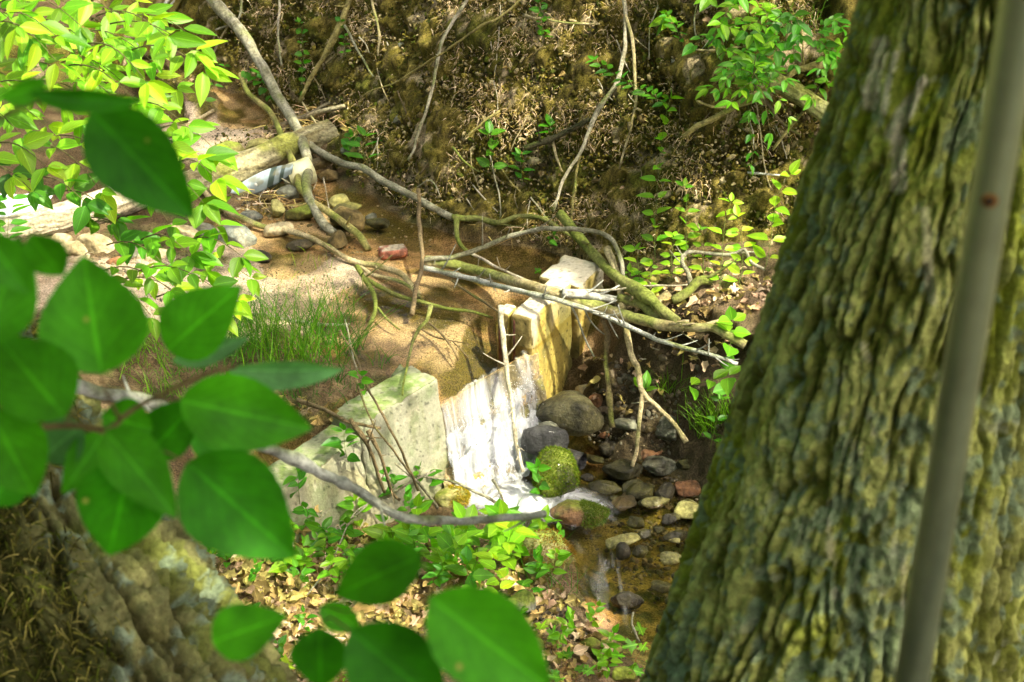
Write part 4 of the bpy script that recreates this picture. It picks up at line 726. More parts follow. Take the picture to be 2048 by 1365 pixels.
for i, (pl, r0, r1, cc) in enumerate([
    ([(940, -20), (930, 5), (895, 60), (878, 110), (868, 165), (855, 215), (840, 262), (818, 322)], 3.5, 3, 'pale'), ([(1055, -20), (1020, 20), (960, 55), (900, 95), (840, 135), (790, 165), (730, 190), (715, 212)], 2.5, 1.2, 'yellow'),
    ([(1243, -20), (1252, 30), (1250, 90), (1242, 140), (1233, 170), (1200, 215), (1180, 260), (1158, 312), (1130, 355), (1105, 425)], 5, 3, 'pale'), ([(1250, 30), (1265, 80), (1271, 150), (1272, 200), (1265, 240), (1252, 290), (1238, 338)], 4, 2, 'tan'),
    ([(1160, 312), (1150, 365), (1143, 445)], 3, 2.5, 'yellow'), ([(1365, 275), (1400, 250), (1450, 225), (1490, 200), (1530, 180)], 5, 7, 'yellow'), ([(1393, 202), (1425, 213), (1455, 215), (1475, 212)], 2.5, 2.5, 'yellow'), ([(1570, 160), (1600, 140), (1660, 128)], 6, 7, 'yellow'),
    ([(705, -15), (680, 50), (650, 110), (622, 158), (600, 205)], 6, 4, 'yellow'), ([(560, -10), (556, 60), (562, 130)], 2.5, 2, 'pale'), ([(742, -10), (757, 60), (757, 112)], 3, 2, 'tan'), ([(688, 50), (710, 90), (730, 128), (748, 152)], 3, 2, 'grey'),
    ([(1392, 101), (1450, 99), (1510, 90), (1600, 68)], 2, 3, 'tan'), ([(1525, 195), (1560, 242), (1600, 272)], 4, 3, 'brown'), ([(1545, 300), (1575, 262), (1607, 224)], 3, 3, 'yellow'), ([(1045, 32), (1090, 38), (1120, 45), (1200, 48)], 3, 2, 'tan'),
    ([(1050, 296), (1090, 283), (1110, 276), (1180, 238)], 6, 5, 'dark'), ([(1000, 222), (960, 250), (932, 275)], 2.5, 2, 'yellow'), ([(1105, 285), (1115, 320), (1122, 345)], 3.5, 2, 'tan'), ([(978, 305), (990, 350), (1000, 400), (1002, 440)], 1.5, 1.5, 'pale'),
    ([(1000, 335), (1020, 365), (1042, 385)], 1.5, 1.2, 'yellow'), ([(905, 295), (930, 325), (958, 345)], 2.5, 1.5, 'green'), ([(882, 300), (860, 325), (840, 348)], 2, 2, 'brown'), ([(1508, 190), (1520, 260), (1530, 330), (1545, 390)], 1.5, 1.5, 'tan'),
    ([(1495, 345), (1530, 350), (1560, 352)], 2.5, 2, 'silver'), ([(1320, 0), (1300, 60), (1298, 120)], 1.5, 1.2, 'pale'), ([(1396, 0), (1388, 50), (1393, 80)], 1.5, 1.5, 'pale'), ([(605, 205), (640, 260), (655, 300)], 2, 1.5, 'tan'), ([(485, -10), (475, 40), (430, 60)], 3, 2, 'grey'), ([(420, 120), (440, 80), (470, 30)], 2.5, 2, 'tan'),
    ([(835, 375), (862, 360), (880, 395)], 1.5, 1.2, 'pale'), ([(945, 370), (975, 405), (1000, 430)], 1.6, 1, 'pale'), ([(1060, 395), (1085, 425), (1105, 455)], 1.6, 1, 'pale'), ([(1330, 640), (1345, 650), (1400, 690)], 1.6, 1, 'grey')]):
    branch(pl, r0, r1, cc, {'pale': 'pale bare bank root', 'tan': 'tan bare bank root', 'yellow': 'yellow-green stem', 'grey': 'grey root', 'brown': 'brown root', 'dark': 'dark thick root', 'green': 'mossy stem', 'silver': 'silvery twig'}[cc] + '', .05 if r0 > 2 else .02, .05 if i < 4 else .01, .2, name='root', cat='root', group=RB, twigs=1)
rg = np.random.default_rng(5)
for i in range(84):     # small twigs scattered on the bank and shores
    if i < 60: x = rg.uniform(560, 1560); y = rg.uniform(0, 420); dx, dy = rg.normal(0, 20), rg.uniform(15, 80); cc = rg.choice(['pale', 'tan', 'brown'])
    else: x, y = [(rg.uniform(960, 1200), rg.uniform(430, 500)), (rg.uniform(500, 660), rg.uniform(230, 300)), (rg.uniform(1260, 1460), rg.uniform(660, 820)), (rg.uniform(480, 620), rg.uniform(390, 440))][i % 4]; dx, dy = rg.normal(0, 28), rg.normal(0, 14); cc = rg.choice(['pale', 'grey', 'brown'])
    branch([(x, y), (x + dx * .5 + rg.normal(0, 4), y + dy * .5), (x + dx, y + dy)], 1.3, .9, cc, 'thin ' + cc + ' twig', .02, 0, 0, name='twig', cat='twig', group='small dead twigs', sides=5)

# ------------------------------------------------------------------ logs
def biglog(pl, r0, r1, c1, c2, label, name, lift, moss, seed, n=120, sides=72, grain=.10, cat='log', mt='wood', ds=None, mosscol=(.22, .23, .04)):
    pts, t = path3(pl, lift, 0, 8, 6, .2, seed, ds); s = np.linspace(0, 1, n); k = np.linspace(0, 1, len(pts)); pts = np.stack([np.interp(s, k, pts[:, a]) for a in range(3)], -1); rad = np.interp(s, [0, 1], [r0, r1]) * t.mean() / F
    v, f, nr, uv = tube(pts, rad, sides, 0, seed, True); nb = n * sides; th = uv[:, 0]; L_ = np.linalg.norm(pts[-1] - pts[0]); sv = uv[:, 1] * L_
    R_ = rad.mean(); q = np.stack([np.cos(th * 6.283) * R_ * 28, np.sin(th * 6.283) * R_ * 28, sv * 5], -1)
    g1 = fbm(q, seed, 4); g2 = fbm(q * np.array([3, 3, 1.3]), seed + 4, 3); big = fbm(np.stack([np.cos(th * 6.283) * R_ * 9, np.sin(th * 6.283) * R_ * 9, sv * 3], -1), seed + 8, 3)
    disp = (big * .9 + g1 * grain * 5 + g2 * grain * 2.5 - ss(.15, .3, g1) * grain * 4) * R_ * .34; v[:nb] += nr[:nb] * disp[:nb, None]
    c = mixc(np.broadcast_to(c1, v.shape), c2, ss(-.25, .3, g1 + g2 * .5)); c = c * (1 - .6 * ss(.07, .0, np.abs(g1)))[:, None]; c = mixc(c, mosscol, ss(.1, .5, fbm(v * 6, seed + 12, 4) + .3 * nr[:, 2] + moss - .3) * .9)
    o = MB(); o.add(v, f, c, uv); ob = o.build(name, M[mt], origin=pts[n // 2]); tag(ob, label, cat); return ob
biglog([(300, 400), (380, 372), (450, 345), (520, 322), (600, 290), (665, 262)], 34, 30, (.38, .34, .19), (.2, .17, .08), 'large weathered grey-brown log with long cracks beside the drum', 'weathered_log', .10, .15, 71)
biglog([(-60, 480), (20, 462), (90, 446), (170, 425), (250, 400), (330, 372)], 30, 30, (.62, .54, .38), (.42, .35, .22), 'pale sunlit fallen trunk behind the left shrub', 'fallen_log', .10, -.1, 73)
biglog([(480, 395), (520, 372), (560, 350), (640, 322)], 10, 8, (.18, .14, .07), (.1, .08, .04), 'dark split timber wedged under the weathered log', 'split_timber', .03, .1, 75, 60, 24)
biglog([(1540, 160), (1580, 180), (1620, 205), (1680, 240)], 18, 22, (.40, .40, .16), (.2, .19, .07), 'split log with lichen-covered top beside the big tree', 'split_log', .12, .2, 77, 70, 48)
biglog([(610, 235), (650, 222), (690, 212)], 7, 5, (.52, .46, .28), (.34, .28, .15), 'pale splintered wood on top of the debris pile', 'splintered_wood', .06, 0, 79, 40, 18)
biglog([(560, 250), (610, 232), (660, 205)], 4, 3, (.40, .34, .2), (.2, .17, .1), 'thin splintered stick on the debris pile', 'splintered_wood', .06, 0, 80, 40, 14)
# driftwood / leaf debris pile beside the far bank (uncountable)
# blue-grey panel, drum, white object
a = gnd(470, 388); b = gnd(560, 345)
def panel():
    t0 = gt(515, 375) - .10; A = atd(462, 388, t0 + .02); B_ = atd(585, 338, t0); upv = np.array([-.05, -.25, .16]); r = []
    def fp(U, V_):
        base = A[None, None] * (1 - U[..., None]) + B_[None, None] * U[..., None]; w_ = .055 + .05 * np.sin(U * math.pi) * 1
        n_ = (V_ - .5)[..., None] * w_[..., None] * np.array([.25, .45, .95]); bulge = (np.cos((V_ - .5) * math.pi) * .035 + .01 * np.sin(U * 3))[..., None] * np.array([.1, -.8, .5]); return base + n_ + bulge
    v, q, uv = grid(fp, 60, 26); c = np.broadcast_to([.34, .42, .44], v.shape).copy(); st = ((uv[:, 0] > .62) & (uv[:, 0] < .72)) | ((uv[:, 0] > .80) & (uv[:, 0] < .87)); c[st] = (.06, .09, .07); c = mixc(c, (.22, .2, .1), ss(.1, .4, fbm(v * 20, 6, 3)) * .7); c = mixc(c, (.6, .65, .66), ss(.1, .4, fbm(v * 9, 7, 3)) * .6)
    o = MB(); o.add(v, q, c); v2 = v + np.array([.0, .012, -.012]); o.add(v2, q[:, ::-1], c * .5)
    ob = o.build('curved_panel', M['paint'], origin=A); tag(ob, 'curved blue-grey scrap panel with dark stripes wedged under the log', 'scrap panel')
    bp = atd(512, 370, t0 - .045); bv, bf, _, _ = tube(np.array([bp, bp + np.array([.0, -.007, .004])]), [.008, .008], 14); o = MB(); o.add(bv - A, bf, (.5, .5, .42)); o2 = o.build('bolt', M['paint']); o2.parent = ob
panel()
def drum():
    P0 = gnd(600, 378); P0[2] += .085; R = rot(math.radians(100), 0, math.radians(-62)); r = .075; L_ = .15
    zz = np.array([-.5, -.5, -.46, -.2, 0, .2, .46, .5, .5, .40, .1, -.2]) * L_; rr = np.array([.0001, .95, 1, 1, 1, 1, 1.0, 1.03, .97, .96, .94, .92]) * r
    an = np.linspace(0, 2 * math.pi, 36, endpoint=False); v = np.array([[math.cos(x) * b, math.sin(x) * b, z] for z, b in zip(zz, rr) for x in an]) @ R.T + P0
    n = 36; q = np.array([[i * n + j, i * n + (j + 1) % n, (i + 1) * n + (j + 1) % n, (i + 1) * n + j] for i in range(len(zz) - 1) for j in range(n)])
    c = mixc(np.broadcast_to([.48, .46, .26], v.shape), (.30, .28, .1), ss(-.1, .4, fbm(v * 14, 8, 4))); o = MB(); o.add(v, q, c); ob = o.build('drum', M['paint'], origin=P0); tag(ob, 'pale yellow-green plastic drum half buried beside the branches', 'drum')
    hv = np.array([np.array([math.cos(x) * r * .9, math.sin(x) * r * .9, L_ * .5 + .06 * math.sin(x)]) for x in np.linspace(0, math.pi, 20)]) @ R.T + P0
    v, f, _, _ = tube(hv, [.004] * 20, 8); o = MB(); o.add(v - P0, f, (.35, .33, .2)); h = o.build('handle', M['paint']); h.parent = ob
drum()
def whitething():
    t0 = gt(60, 440) - .12
    def fw(U, V_):
        top = (1 - U)[..., None] * atd(-60, 392, t0 + .1) + U[..., None] * atd(105, 384, t0 + .05); bot = (1 - U)[..., None] * atd(-70, 470, t0 - .05) + U[..., None] * atd(75, 432, t0); P = top * (1 - V_[..., None]) + bot * V_[..., None]
        return P + (np.sin(V_ * math.pi) * np.sin(U * math.pi) ** .5 * .05)[..., None] * np.array([.1, -.6, .8]) + fbm(np.stack([U * 3, V_ * 3, U * 0], -1), 4, 3)[..., None] * .02
    v, q, uv = grid(fw, 40, 24); o = MB(); o.add(v, q, mixc(np.broadcast_to([.78, .80, .84], v.shape), (.6, .64, .7), ss(0, .4, fbm(v * 8, 3, 3)))); o.add(v - np.array([0, -.02, .02]), q[:, ::-1], (.5, .5, .5))
    tag(o.build('plastic_sheet', M['paint'], origin=v[0]), 'white crumpled plastic sheet at the left edge beside the pale trunk', 'plastic sheet')
whitething()

# ------------------------------------------------------------------ leaves
def leaf_t(nseg=6, wid=.5, fold=.18, curl=.25, pointy=1.0, base=.0, serr=0, droop=0):
    """leaf template, length 1 along y, 5 columns across"""
    s = np.linspace(0, 1, nseg + 1); prof_ = np.sin(np.pi * s ** (.78)) ** .85 * (1 - .25 * s * pointy); prof_[0] = .03; prof_[-1] = .0; prof_ /= prof_.max()
    us = np.array([-1, -.5, 0, .5, 1.]); v = []; uv = []
    for k, t in enumerate(s):
        wv = prof_[k] * wid * .5 * (1 + (serr * (1 if k % 2 else -1)))
        for a in us: v.append([a * wv, t, abs(a) * wv * fold * 2 - curl * t * t + .05 * math.sin(t * 9) * abs(a) * wv]); uv.append([a, t])
    f = np.array([[k * 5 + j, k * 5 + j + 1, (k + 1) * 5 + j + 1, (k + 1) * 5 + j] for k in range(nseg) for j in range(4)])
    return np.array(v), f, np.array(uv)
LT = leaf_t(6, .54, .18, .14); LTn = leaf_t(6, .42, .15, .1); LTw = leaf_t(6, .85, .12, .15); LTs = leaf_t(10, .62, .12, .2, serr=.07); LTlow = leaf_t(3, .6, .15, .2)
def maple_t():
    pts = []; ang = [(-150, .35), (-135, .62), (-110, .38), (-88, .45), (-68, .88), (-55, .62), (-42, .70), (-30, .42), (-15, .62), (-10, .9), (0, 1.05), (10, .9), (15, .62), (30, .42), (42, .70), (55, .62), (68, .88), (88, .45), (110, .38), (135, .62), (150, .35)]
    for a, r in ang: pts.append([math.sin(math.radians(a)) * r * .5, .42 + math.cos(math.radians(a)) * r * .55, .05 * math.sin(a * .1)])
    v = np.array([[0, .42, .0]] + pts + [[0, .1, 0]]); n = len(pts); f = np.array([[0, k, k + 1] for k in range(1, n)] + [[0, n, n + 1], [0, n + 1, 1]]); uv = np.stack([v[:, 0] * 2, v[:, 1]], -1); return v, f, uv
LTm = maple_t()
def frames(d, nrm):
    d = d / np.linalg.norm(d, axis=1)[:, None]; x = np.cross(d, nrm); x /= np.linalg.norm(x, axis=1)[:, None] + 1e-9; z = np.cross(x, d); return np.stack([x, d, z], -1)
GC = {'bright': (.15, .32, .012), 'mid': (.07, .22, .010), 'dark': (.04, .14, .01), 'yellow': (.30, .50, .02), 'blue': (.05, .16, .05)}
def gcols(n, col, r, v=.25):
    c = np.array(GC[col] if isinstance(col, str) else col)[None] * r.uniform(1 - v, 1 + v, n)[:, None]; c[:, 0] *= r.uniform(.7, 1.15, n); return c
def leafy(stem_pts, rad, leaf_px, col, seed, name, label, cat, group=None, T=LT, pairs=5, t0=.2, stemcol=(.12, .16, .03), nper=2, d=6.5, spread=1., updir=None, start=0, ang=1.0):
    """one plant: stem(s) plus leaves in pairs; stem_pts list of 3-D polylines"""
    r = np.random.default_rng(seed); root = empty(name, stem_pts[0][0]); o = MB(); lf = MB()
    for sp in stem_pts:
        sp = np.asarray(sp); v, f, _, _ = tube(sp, np.linspace(rad, rad * .45, len(sp)), 6); o.add(v, f, stemcol)
        n = len(sp); L_ = leaf_px * d / F
        for k in range(pairs):
            q = t0 + (1 - t0) * (k + .3 * r.random()) / max(1, pairs - .7); q = min(q, 1); x = q * (n - 1); i = int(min(x, n - 2)); p = sp[i] + (sp[i + 1] - sp[i]) * (x - i); tdir = sp[i + 1] - sp[i]; tdir /= np.linalg.norm(tdir) + 1e-9
            a0 = r.uniform(0, 6.28) if abs(tdir[2]) > .6 else 0
            for m in range(nper if k < pairs - 1 else nper + 1):
                if m == nper: ld = tdir + r.normal(size=3) * .2
                else:
                    if abs(tdir[2]) > .6: a = a0 + (m * 2 * math.pi / nper) + r.normal(0, .25); side = np.array([math.cos(a), math.sin(a), 0])
                    else: side = np.cross(tdir, [0, 0, 1.]) * (1 if m % 2 else -1); side /= np.linalg.norm(side)
                    ld = side * spread * ang + tdir * .45 + np.array([0, 0, r.uniform(-.3, .25)])
                nn = np.array([0, -.25, 1.]) + r.normal(size=3) * .35; R = frames(ld[None], nn[None]); s = L_ * r.uniform(.7, 1.15) * (1 if k < pairs - 1 else .8)
                pet = p + ld / np.linalg.norm(ld) * s * .12; lf.inst(T[0], T[1], pet[None], R, np.array([s]), gcols(1, col, r), T[2])
    o.build('stem', M['grass'], root); lf.build('foliage', M['leaf'], root); tag(root, label, cat, group); return root
VG = 'climbing plants on the far bank'
def vine(pl, leafpx, pairs, col, desc, seed, lift=.06, T=LT, arc=0, group=VG, name='vine', cat='vine', jit=1.0, label=None, rad=.0016):
    pts, t = path3(pl, lift, arc, 5, 10, jit, seed); return leafy([pts], rad, leafpx, col, seed, name, label or ulabel(desc, pl[len(pl) // 2][0], pl[len(pl) // 2][1]), cat, group, T, pairs, .1, d=t.mean())
vine([(1310, 525), (1311, 420), (1319, 320), (1328, 240), (1340, 190)], 34, 11, 'bright', '', 1, .12, label='tall climbing vine with heart-shaped leaves up the far bank')
vine([(1345, 215), (1290, 185), (1240, 155), (1190, 122)], 28, 12, 'mid', 'leafy trailing stem of small leaves', 2, .14, LTn)
vine([(605, 205), (604, 150), (608, 90), (600, 45)], 17, 8, 'mid', 'slim vine with tiny round leaves', 3, .08, LTw)
vine([(688, 120), (690, 70), (682, 40)], 15, 5, 'mid', 'slim vine with tiny round leaves', 4, .06, LTw)
vine([(1376, 525), (1370, 460), (1372, 405), (1368, 372)], 30, 6, 'bright', 'upright herb with pointed leaves', 5, .08)
vine([(1440, 585), (1444, 510), (1450, 445), (1462, 405)], 32, 6, 'yellow', 'sunlit yellow-green herb', 6, .10)
vine([(1480, 570), (1484, 490), (1474, 432)], 32, 5, 'yellow', 'sunlit yellow-green herb', 7, .10)
vine([(1530, 540), (1545, 455), (1556, 390), (1580, 350)], 44, 6, 'yellow', 'bright broad-leaved herb against the big tree trunk', 8, .12)
vine([(1410, 560), (1405, 500), (1400, 460)], 28, 4, 'bright', 'small sunlit herb', 9, .08)
vine([(1342, 560), (1345, 520), (1350, 470)], 30, 5, 'yellow', 'small sunlit herb', 10, .08)
vine([(1490, 180), (1500, 240), (1504, 305), (1500, 340)], 22, 5, 'mid', 'hanging stem with small leaves', 11, .12)
vine([(985, 345), (984, 300), (975, 262)], 40, 3, 'mid', 'small plant with three broad leaves', 12, .06)
vine([(1046, 370), (1045, 340), (1044, 308)], 26, 4, 'mid', 'little upright plant', 13, .05)
vine([(1082, 85), (1085, 40), (1078, 2)], 24, 6, 'mid', 'little leafy tuft near the top edge', 14, .08)
vine([(700, 312), (699, 292), (703, 270)], 26, 3, 'mid', 'three-leaved seedling by the debris pile', 15, .05, LTw)
vine([(735, 325), (722, 300), (728, 275)], 44, 3, 'mid', 'narrow-leaved plant by the debris pile', 16, .05, LTn)
vine([(1098, 270), (1098, 250)], 30, 2, 'mid', 'single-leaved seedling', 17, .05, LTw)
vine([(400, 215), (440, 150), (450, 130)], 20, 3, 'mid', 'tiny herb on the upstream shore', 18, .05)
vine([(1280, 560), (1278, 530), (1276, 500)], 34, 3, 'yellow', 'bright seedling behind the pole', 19, .08)
vine([(1260, 570), (1258, 545)], 26, 3, 'bright', 'bright seedling behind the pole', 20, .08)
vine([(1300, 600), (1298, 560), (1303, 530)], 26, 4, 'yellow', 'bright seedling behind the pole', 21, .08)
vine([(1460, 700), (1462, 660), (1465, 640)], 40, 3, 'bright', 'round-leaved seedling at the terrace edge', 22, .08, LTw)
vine([(1455, 790), (1450, 740)], 40, 2, 'mid', 'heart-leaved seedling', 23, .08, LTw)
vine([(1285, 790), (1300, 745)], 48, 1, 'bright', 'single broad leaf on a stalk', 24, .10)
vine([(1360, 780), (1420, 762), (1490, 745), (1540, 735)], 52, 5, 'bright', 'arching stem with large oval leaves', 25, .5)
vine([(1340, 20), (1335, 45)], 40, 3, 'bright', 'leafy shoot near the top edge', 26, .08, LTn)
vine([(1365, 90), (1350, 55), (1335, 30)], 26, 5, 'mid', 'leafy shoot near the top edge', 27, .08, LTn)
vine([(1420, 900), (1430, 850), (1440, 800)], 26, 3, 'mid', 'small dark-shaded herb', 28, .08)
vine([(1095, 480), (1110, 470)], 20, 2, 'mid', 'tiny seedling at the water edge', 29, .05)
vine([(490, 140), (520, 160), (545, 190)], 22, 5, 'mid', 'small leafy shoot beside the leaning sapling', 30, .06, LTw)
vine([(300, 130), (330, 90), (345, 60)], 24, 5, 'mid', 'leafy shoot in the shade', 31, .10)
# bush at top right
def bush(name, label, cat, sprays, leafpx, col, seed, T, pairs, depth, jitd=.35, col2=None, rad=.0022):
    r = np.random.default_rng(seed); root = empty(name, atd(sprays[0][0], sprays[0][1], depth)); st = MB()
    for k, (x0, y0, x1, y1) in enumerate(sprays):
        dd = depth + r.uniform(-jitd, jitd); n = 8; s = np.linspace(0, 1, n); A = atd(x0, y0, dd + .1); B_ = atd(x1, y1, dd - .08); pts = A[None] * (1 - s[:, None]) + B_[None] * s[:, None]; pts[:, 2] += np.sin(s * math.pi) * .04 - s * s * .02
        v, f, _, _ = tube(pts, np.linspace(rad, rad * .4, n), 6); st.add(v, f, (.16, .15, .05)); lf = MB(); cc = col if (col2 is None or r.random() > .4) else col2
        L_ = leafpx * dd / F
        for q in range(pairs):
            x = (.22 + .78 * q / (pairs - 1)) * (n - 1); i = int(min(x, n - 2)); p = pts[i] + (pts[i + 1] - pts[i]) * (x - i); td = pts[i + 1] - pts[i]; td /= np.linalg.norm(td); sd = np.cross(td, [0, -.3, 1.]); sd /= np.linalg.norm(sd)
            for m in ((-1, 1) if q < pairs - 1 else (-1, 1, 0)):
                ld = td * (.75 if m else 1) + sd * m * r.uniform(.5, .95) + np.array([0, 0, -.05]) + r.normal(size=3) * .2; nn = np.array([.1, -.35, 1.]) + r.normal(size=3) * .45; s_ = L_ * r.uniform(.5, 1.2)
                lf.inst(T[0], T[1], (p + ld / np.linalg.norm(ld) * s_ * .1)[None], frames(ld[None], nn[None]), np.array([s_]), gcols(1, cc, r, .4), T[2])
        lf.build('leaf_spray', M['leaf'], root)
    st.build('stem', M['twig'], root); tag(root, label, cat); return root
r = np.random.default_rng(3); sp = []
for (cx, cy, rx, ry, n) in [(1590, 70, 90, 70, 20), (1500, 40, 60, 50, 10), (1640, 150, 40, 50, 6)]:
    for k in range(n): x = cx + r.normal() * rx * .6; y = cy + r.normal() * ry * .6; a = r.uniform(-.6, 3.6); sp.append((x, y, x + math.cos(a) * 50, y + math.sin(a) * 28))
bush('bush', 'leafy green bush at the top of the bank beside the big tree', 'bush', sp, 32, 'mid', 5, LT, 4, 7.35, .3, 'bright')
sp = []
for k in range(20): x = 1500 + r.normal() * 36; y = 160 + r.normal() * 30; a = r.uniform(0, 6.28); sp.append((1510 + r.normal() * 8, 155 + r.normal() * 10, x + math.cos(a) * 40, y + math.sin(a) * 28))
bush('hanging_bush', 'bushy clump of pointed leaves hanging from the split log', 'bush', sp, 30, 'mid', 6, LTn, 4, 6.9, .15, 'bright')
# upper-left shrub, sunlit
def shrub_sprays(L_, seed):
    r = np.random.default_rng(seed); out = []
    for (x1, y1, ln, a) in L_: x1 += 0; out.append((x1 - math.cos(a) * ln, y1 - math.sin(a) * ln, x1, y1))
    return out
S1 = [(110, 60, 130, .2), (190, 95, 140, .4), (60, 180, 120, .3), (240, 150, 120, .2), (30, 40, 90, .1), (310, 70, 130, .4), (150, 150, 120, .1), (20, 210, 90, .3), (160, 230, 120, .4), (400, 78, 150, .3), (330, 60, 140, .2), (385, 90, 170, .25), (405, 125, 150, .15), (300, 110, 150, .3), (350, 165, 160, .1), (290, 150, 130, .5), (240, 60, 160, .2), (160, 40, 150, .3), (60, 60, 120, .4), (200, 130, 160, .3), (110, 110, 140, .5), (270, 190, 150, .4), (200, 200, 160, .2), (120, 190, 150, .1), (300, 15, 120, .1), (220, 10, 150, .2), (150, 5, 150, .0), (60, 15, 120, .3), (30, 100, 100, .5), (260, 230, 120, .6), (90, 240, 130, .3)]
S2 = [(370, 240, 120, .2), (400, 305, 130, .1), (425, 285, 110, .25), (330, 280, 150, .5), (430, 440, 100, .3), (405, 395, 90, .4), (300, 340, 150, .5), (230, 310, 150, .2), (90, 320, 120, .2), (40, 260, 100, .4), (200, 370, 140, .6), (20, 340, 100, .2), (430, 345, 90, .1)]
S3 = [(230, 430, 120, .4), (170, 395, 120, .3), (290, 480, 140, .3), (330, 520, 120, .25), (60, 370, 100, .3), (380, 500, 100, .2), (340, 440, 100, .6), (260, 470, 90, .2)]
S4 = [(500, 545, 150, .15), (470, 590, 150, .25), (420, 560, 150, .1), (380, 600, 140, .3), (340, 570, 140, .2), (440, 620, 130, .2), (300, 620, 120, .5), (480, 500, 120, .1), (410, 530, 130, .3)]
bush('shrub', 'sunlit yellow-green shrub filling the top left corner', 'shrub', shrub_sprays(S1, 1), 62, 'bright', 11, LTn, 4, 5.6, .5, 'yellow', .003)
bush('shrub', 'bright shrub spray hanging over the left log end', 'shrub', shrub_sprays(S2, 2), 60, 'bright', 12, LT, 3, 5.3, .4, 'yellow', .003)
bush('shrub', 'mid-green oval-leaved shrub in front of the pale fallen trunk', 'shrub', shrub_sprays(S3, 3), 54, 'mid', 13, LT, 3, 5.6, .3, 'bright', .003)
bush('shrub', 'lime-green leafy branch spreading over the sunlit sand', 'shrub', shrub_sprays(S4, 4), 50, 'bright', 14, LT, 4, 5.4, .25, 'yellow', .003)
# narrow-leaved plant at left edge
vine([(15, 490), (18, 450), (20, 400)], 46, 6, 'mid', 'narrow-leaved spiky plant at the left edge', 40, .3, LTn, group=None, name='plant', cat='plant')
# near-bank herbs
HB_ = 'leafy herbs on the near bank'
r = np.random.default_rng(8); hp = []
for _q, (px, py, h, L_, c) in enumerate([(600, 1010, 90, 34, 'mid'), (640, 1050, 110, 36, 'mid'), (590, 1070, 70, 30, 'mid'), (680, 1040, 70, 30, 'mid'), (720, 1060, 80, 38, 'bright'), (760, 1040, 70, 34, 'bright'), (800, 1060, 90, 40, 'mid'), (840, 1080, 90, 42, 'bright'), (870, 1130, 80, 42, 'bright'),
                         (905, 1160, 90, 50, 'bright'), (930, 1100, 80, 46, 'bright'), (960, 1150, 90, 48, 'bright'), (985, 1110, 80, 50, 'bright'), (1010, 1160, 100, 52, 'yellow'), (1020, 1090, 80, 46, 'bright'), (1050, 1130, 80, 44, 'bright'), (1075, 1080, 60, 34, 'bright'), (940, 1210, 80, 50, 'mid'), (990, 1200, 80, 46, 'yellow'),
                         (900, 1010, 90, 34, 'mid'), (860, 985, 60, 34, 'mid'), (1050, 1020, 120, 36, 'mid'), (1085, 1000, 90, 36, 'mid'), (830, 1010, 80, 36, 'mid'), (780, 1000, 70, 34, 'mid'), (735, 990, 70, 32, 'mid'), (700, 930, 90, 40, 'mid'), (620, 940, 80, 38, 'mid'), (1065, 1205, 60, 30, 'mid'),
                         (560, 990, 60, 28, 'mid'), (650, 1130, 60, 30, 'mid'), (690, 1150, 50, 26, 'mid'), (780, 1110, 70, 36, 'bright'), (820, 1130, 70, 38, 'bright'), (470, 1060, 60, 30, 'bright'), (420, 1040, 50, 28, 'mid'), (380, 860, 60, 26, 'yellow'), (340, 840, 50, 26, 'yellow'), (440, 800, 60, 26, 'mid'), (250, 780, 60, 34, 'yellow'), (1120, 1130, 70, 30, 'mid'), (720, 700, 80, 22, 'mid'), (735, 790, 60, 26, 'mid')] + [(float(r.uniform(560, 1110)), float(r.uniform(1075, 1200)), float(r.uniform(35, 60)), float(r.uniform(26, 42)), ['mid', 'bright', 'bright'][k % 3]) for k in range(34)] + [(float(r.uniform(420, 700)), float(r.uniform(1080, 1340)), 40., float(r.uniform(18, 28)), 'mid') for k in range(12)] + [(float(r.uniform(1000, 1250)), float(r.uniform(1240, 1360)), 40., 26., 'bright') for k in range(8)]):
    if px < 1060 and py < 1065 and _q % 2: continue
    if py < 1110: h *= .75
    t = gt(px, py); b = atd(px, py, t); top = atd(px + r.normal() * 14, py - h, t - .10 - h / 900); s = np.linspace(0, 1, 7)[:, None]; pts = b * (1 - s) + top * s + np.sin(s * 3.1) * r.normal(size=3) * .012
    leafy([pts], .0014, L_, c, int(px * 7 + py), 'herb', ulabel('small green herb', px, py - h / 2), 'herb', HB_, LTs if L_ > 40 else LT, 4, .3, d=t)
# maple seedlings
def seedling(px, py, L_, col, n, h=30):
    t = gt(px, py); b = atd(px, py, t); r = np.random.default_rng(int(px)); top = b + np.array([0, -.02, h * t / F]); s = np.linspace(0, 1, 5)[:, None]
    root = empty('maple_seedling', b); o = MB(); v, f, _, _ = tube(b * (1 - s) + top * s, [.0015] * 5, 6); o.add(v, f, (.25, .12, .06)); lf = MB(); a0 = r.uniform(0, 6.28); sz = L_ * t / F
    for k in range(n):
        a = a0 + k * 6.28 / n + r.normal(0, .2); ld = np.array([math.cos(a), math.sin(a), r.uniform(-.1, .25)]); base = top + ld * sz * .35; v, f, _, _ = tube(np.array([top, (top + base) / 2, base + ld * sz * .1]), [.0009] * 3, 5); o.add(v, f, (.3, .14, .06))
        nn = np.array([.0, -.35, 1]) + r.normal(size=3) * .25; lf.inst(LTm[0], LTm[1], base[None], frames(ld[None], nn[None]), np.array([sz * r.uniform(.75, 1.1)]), gcols(1, col, r), LTm[2])
    o.build('stem', M['grass'], root); lf.build('foliage', M['leaf'], root); tag(root, ulabel('maple seedling with lobed leaves', px, py), 'seedling', 'maple seedlings on the forest floor')
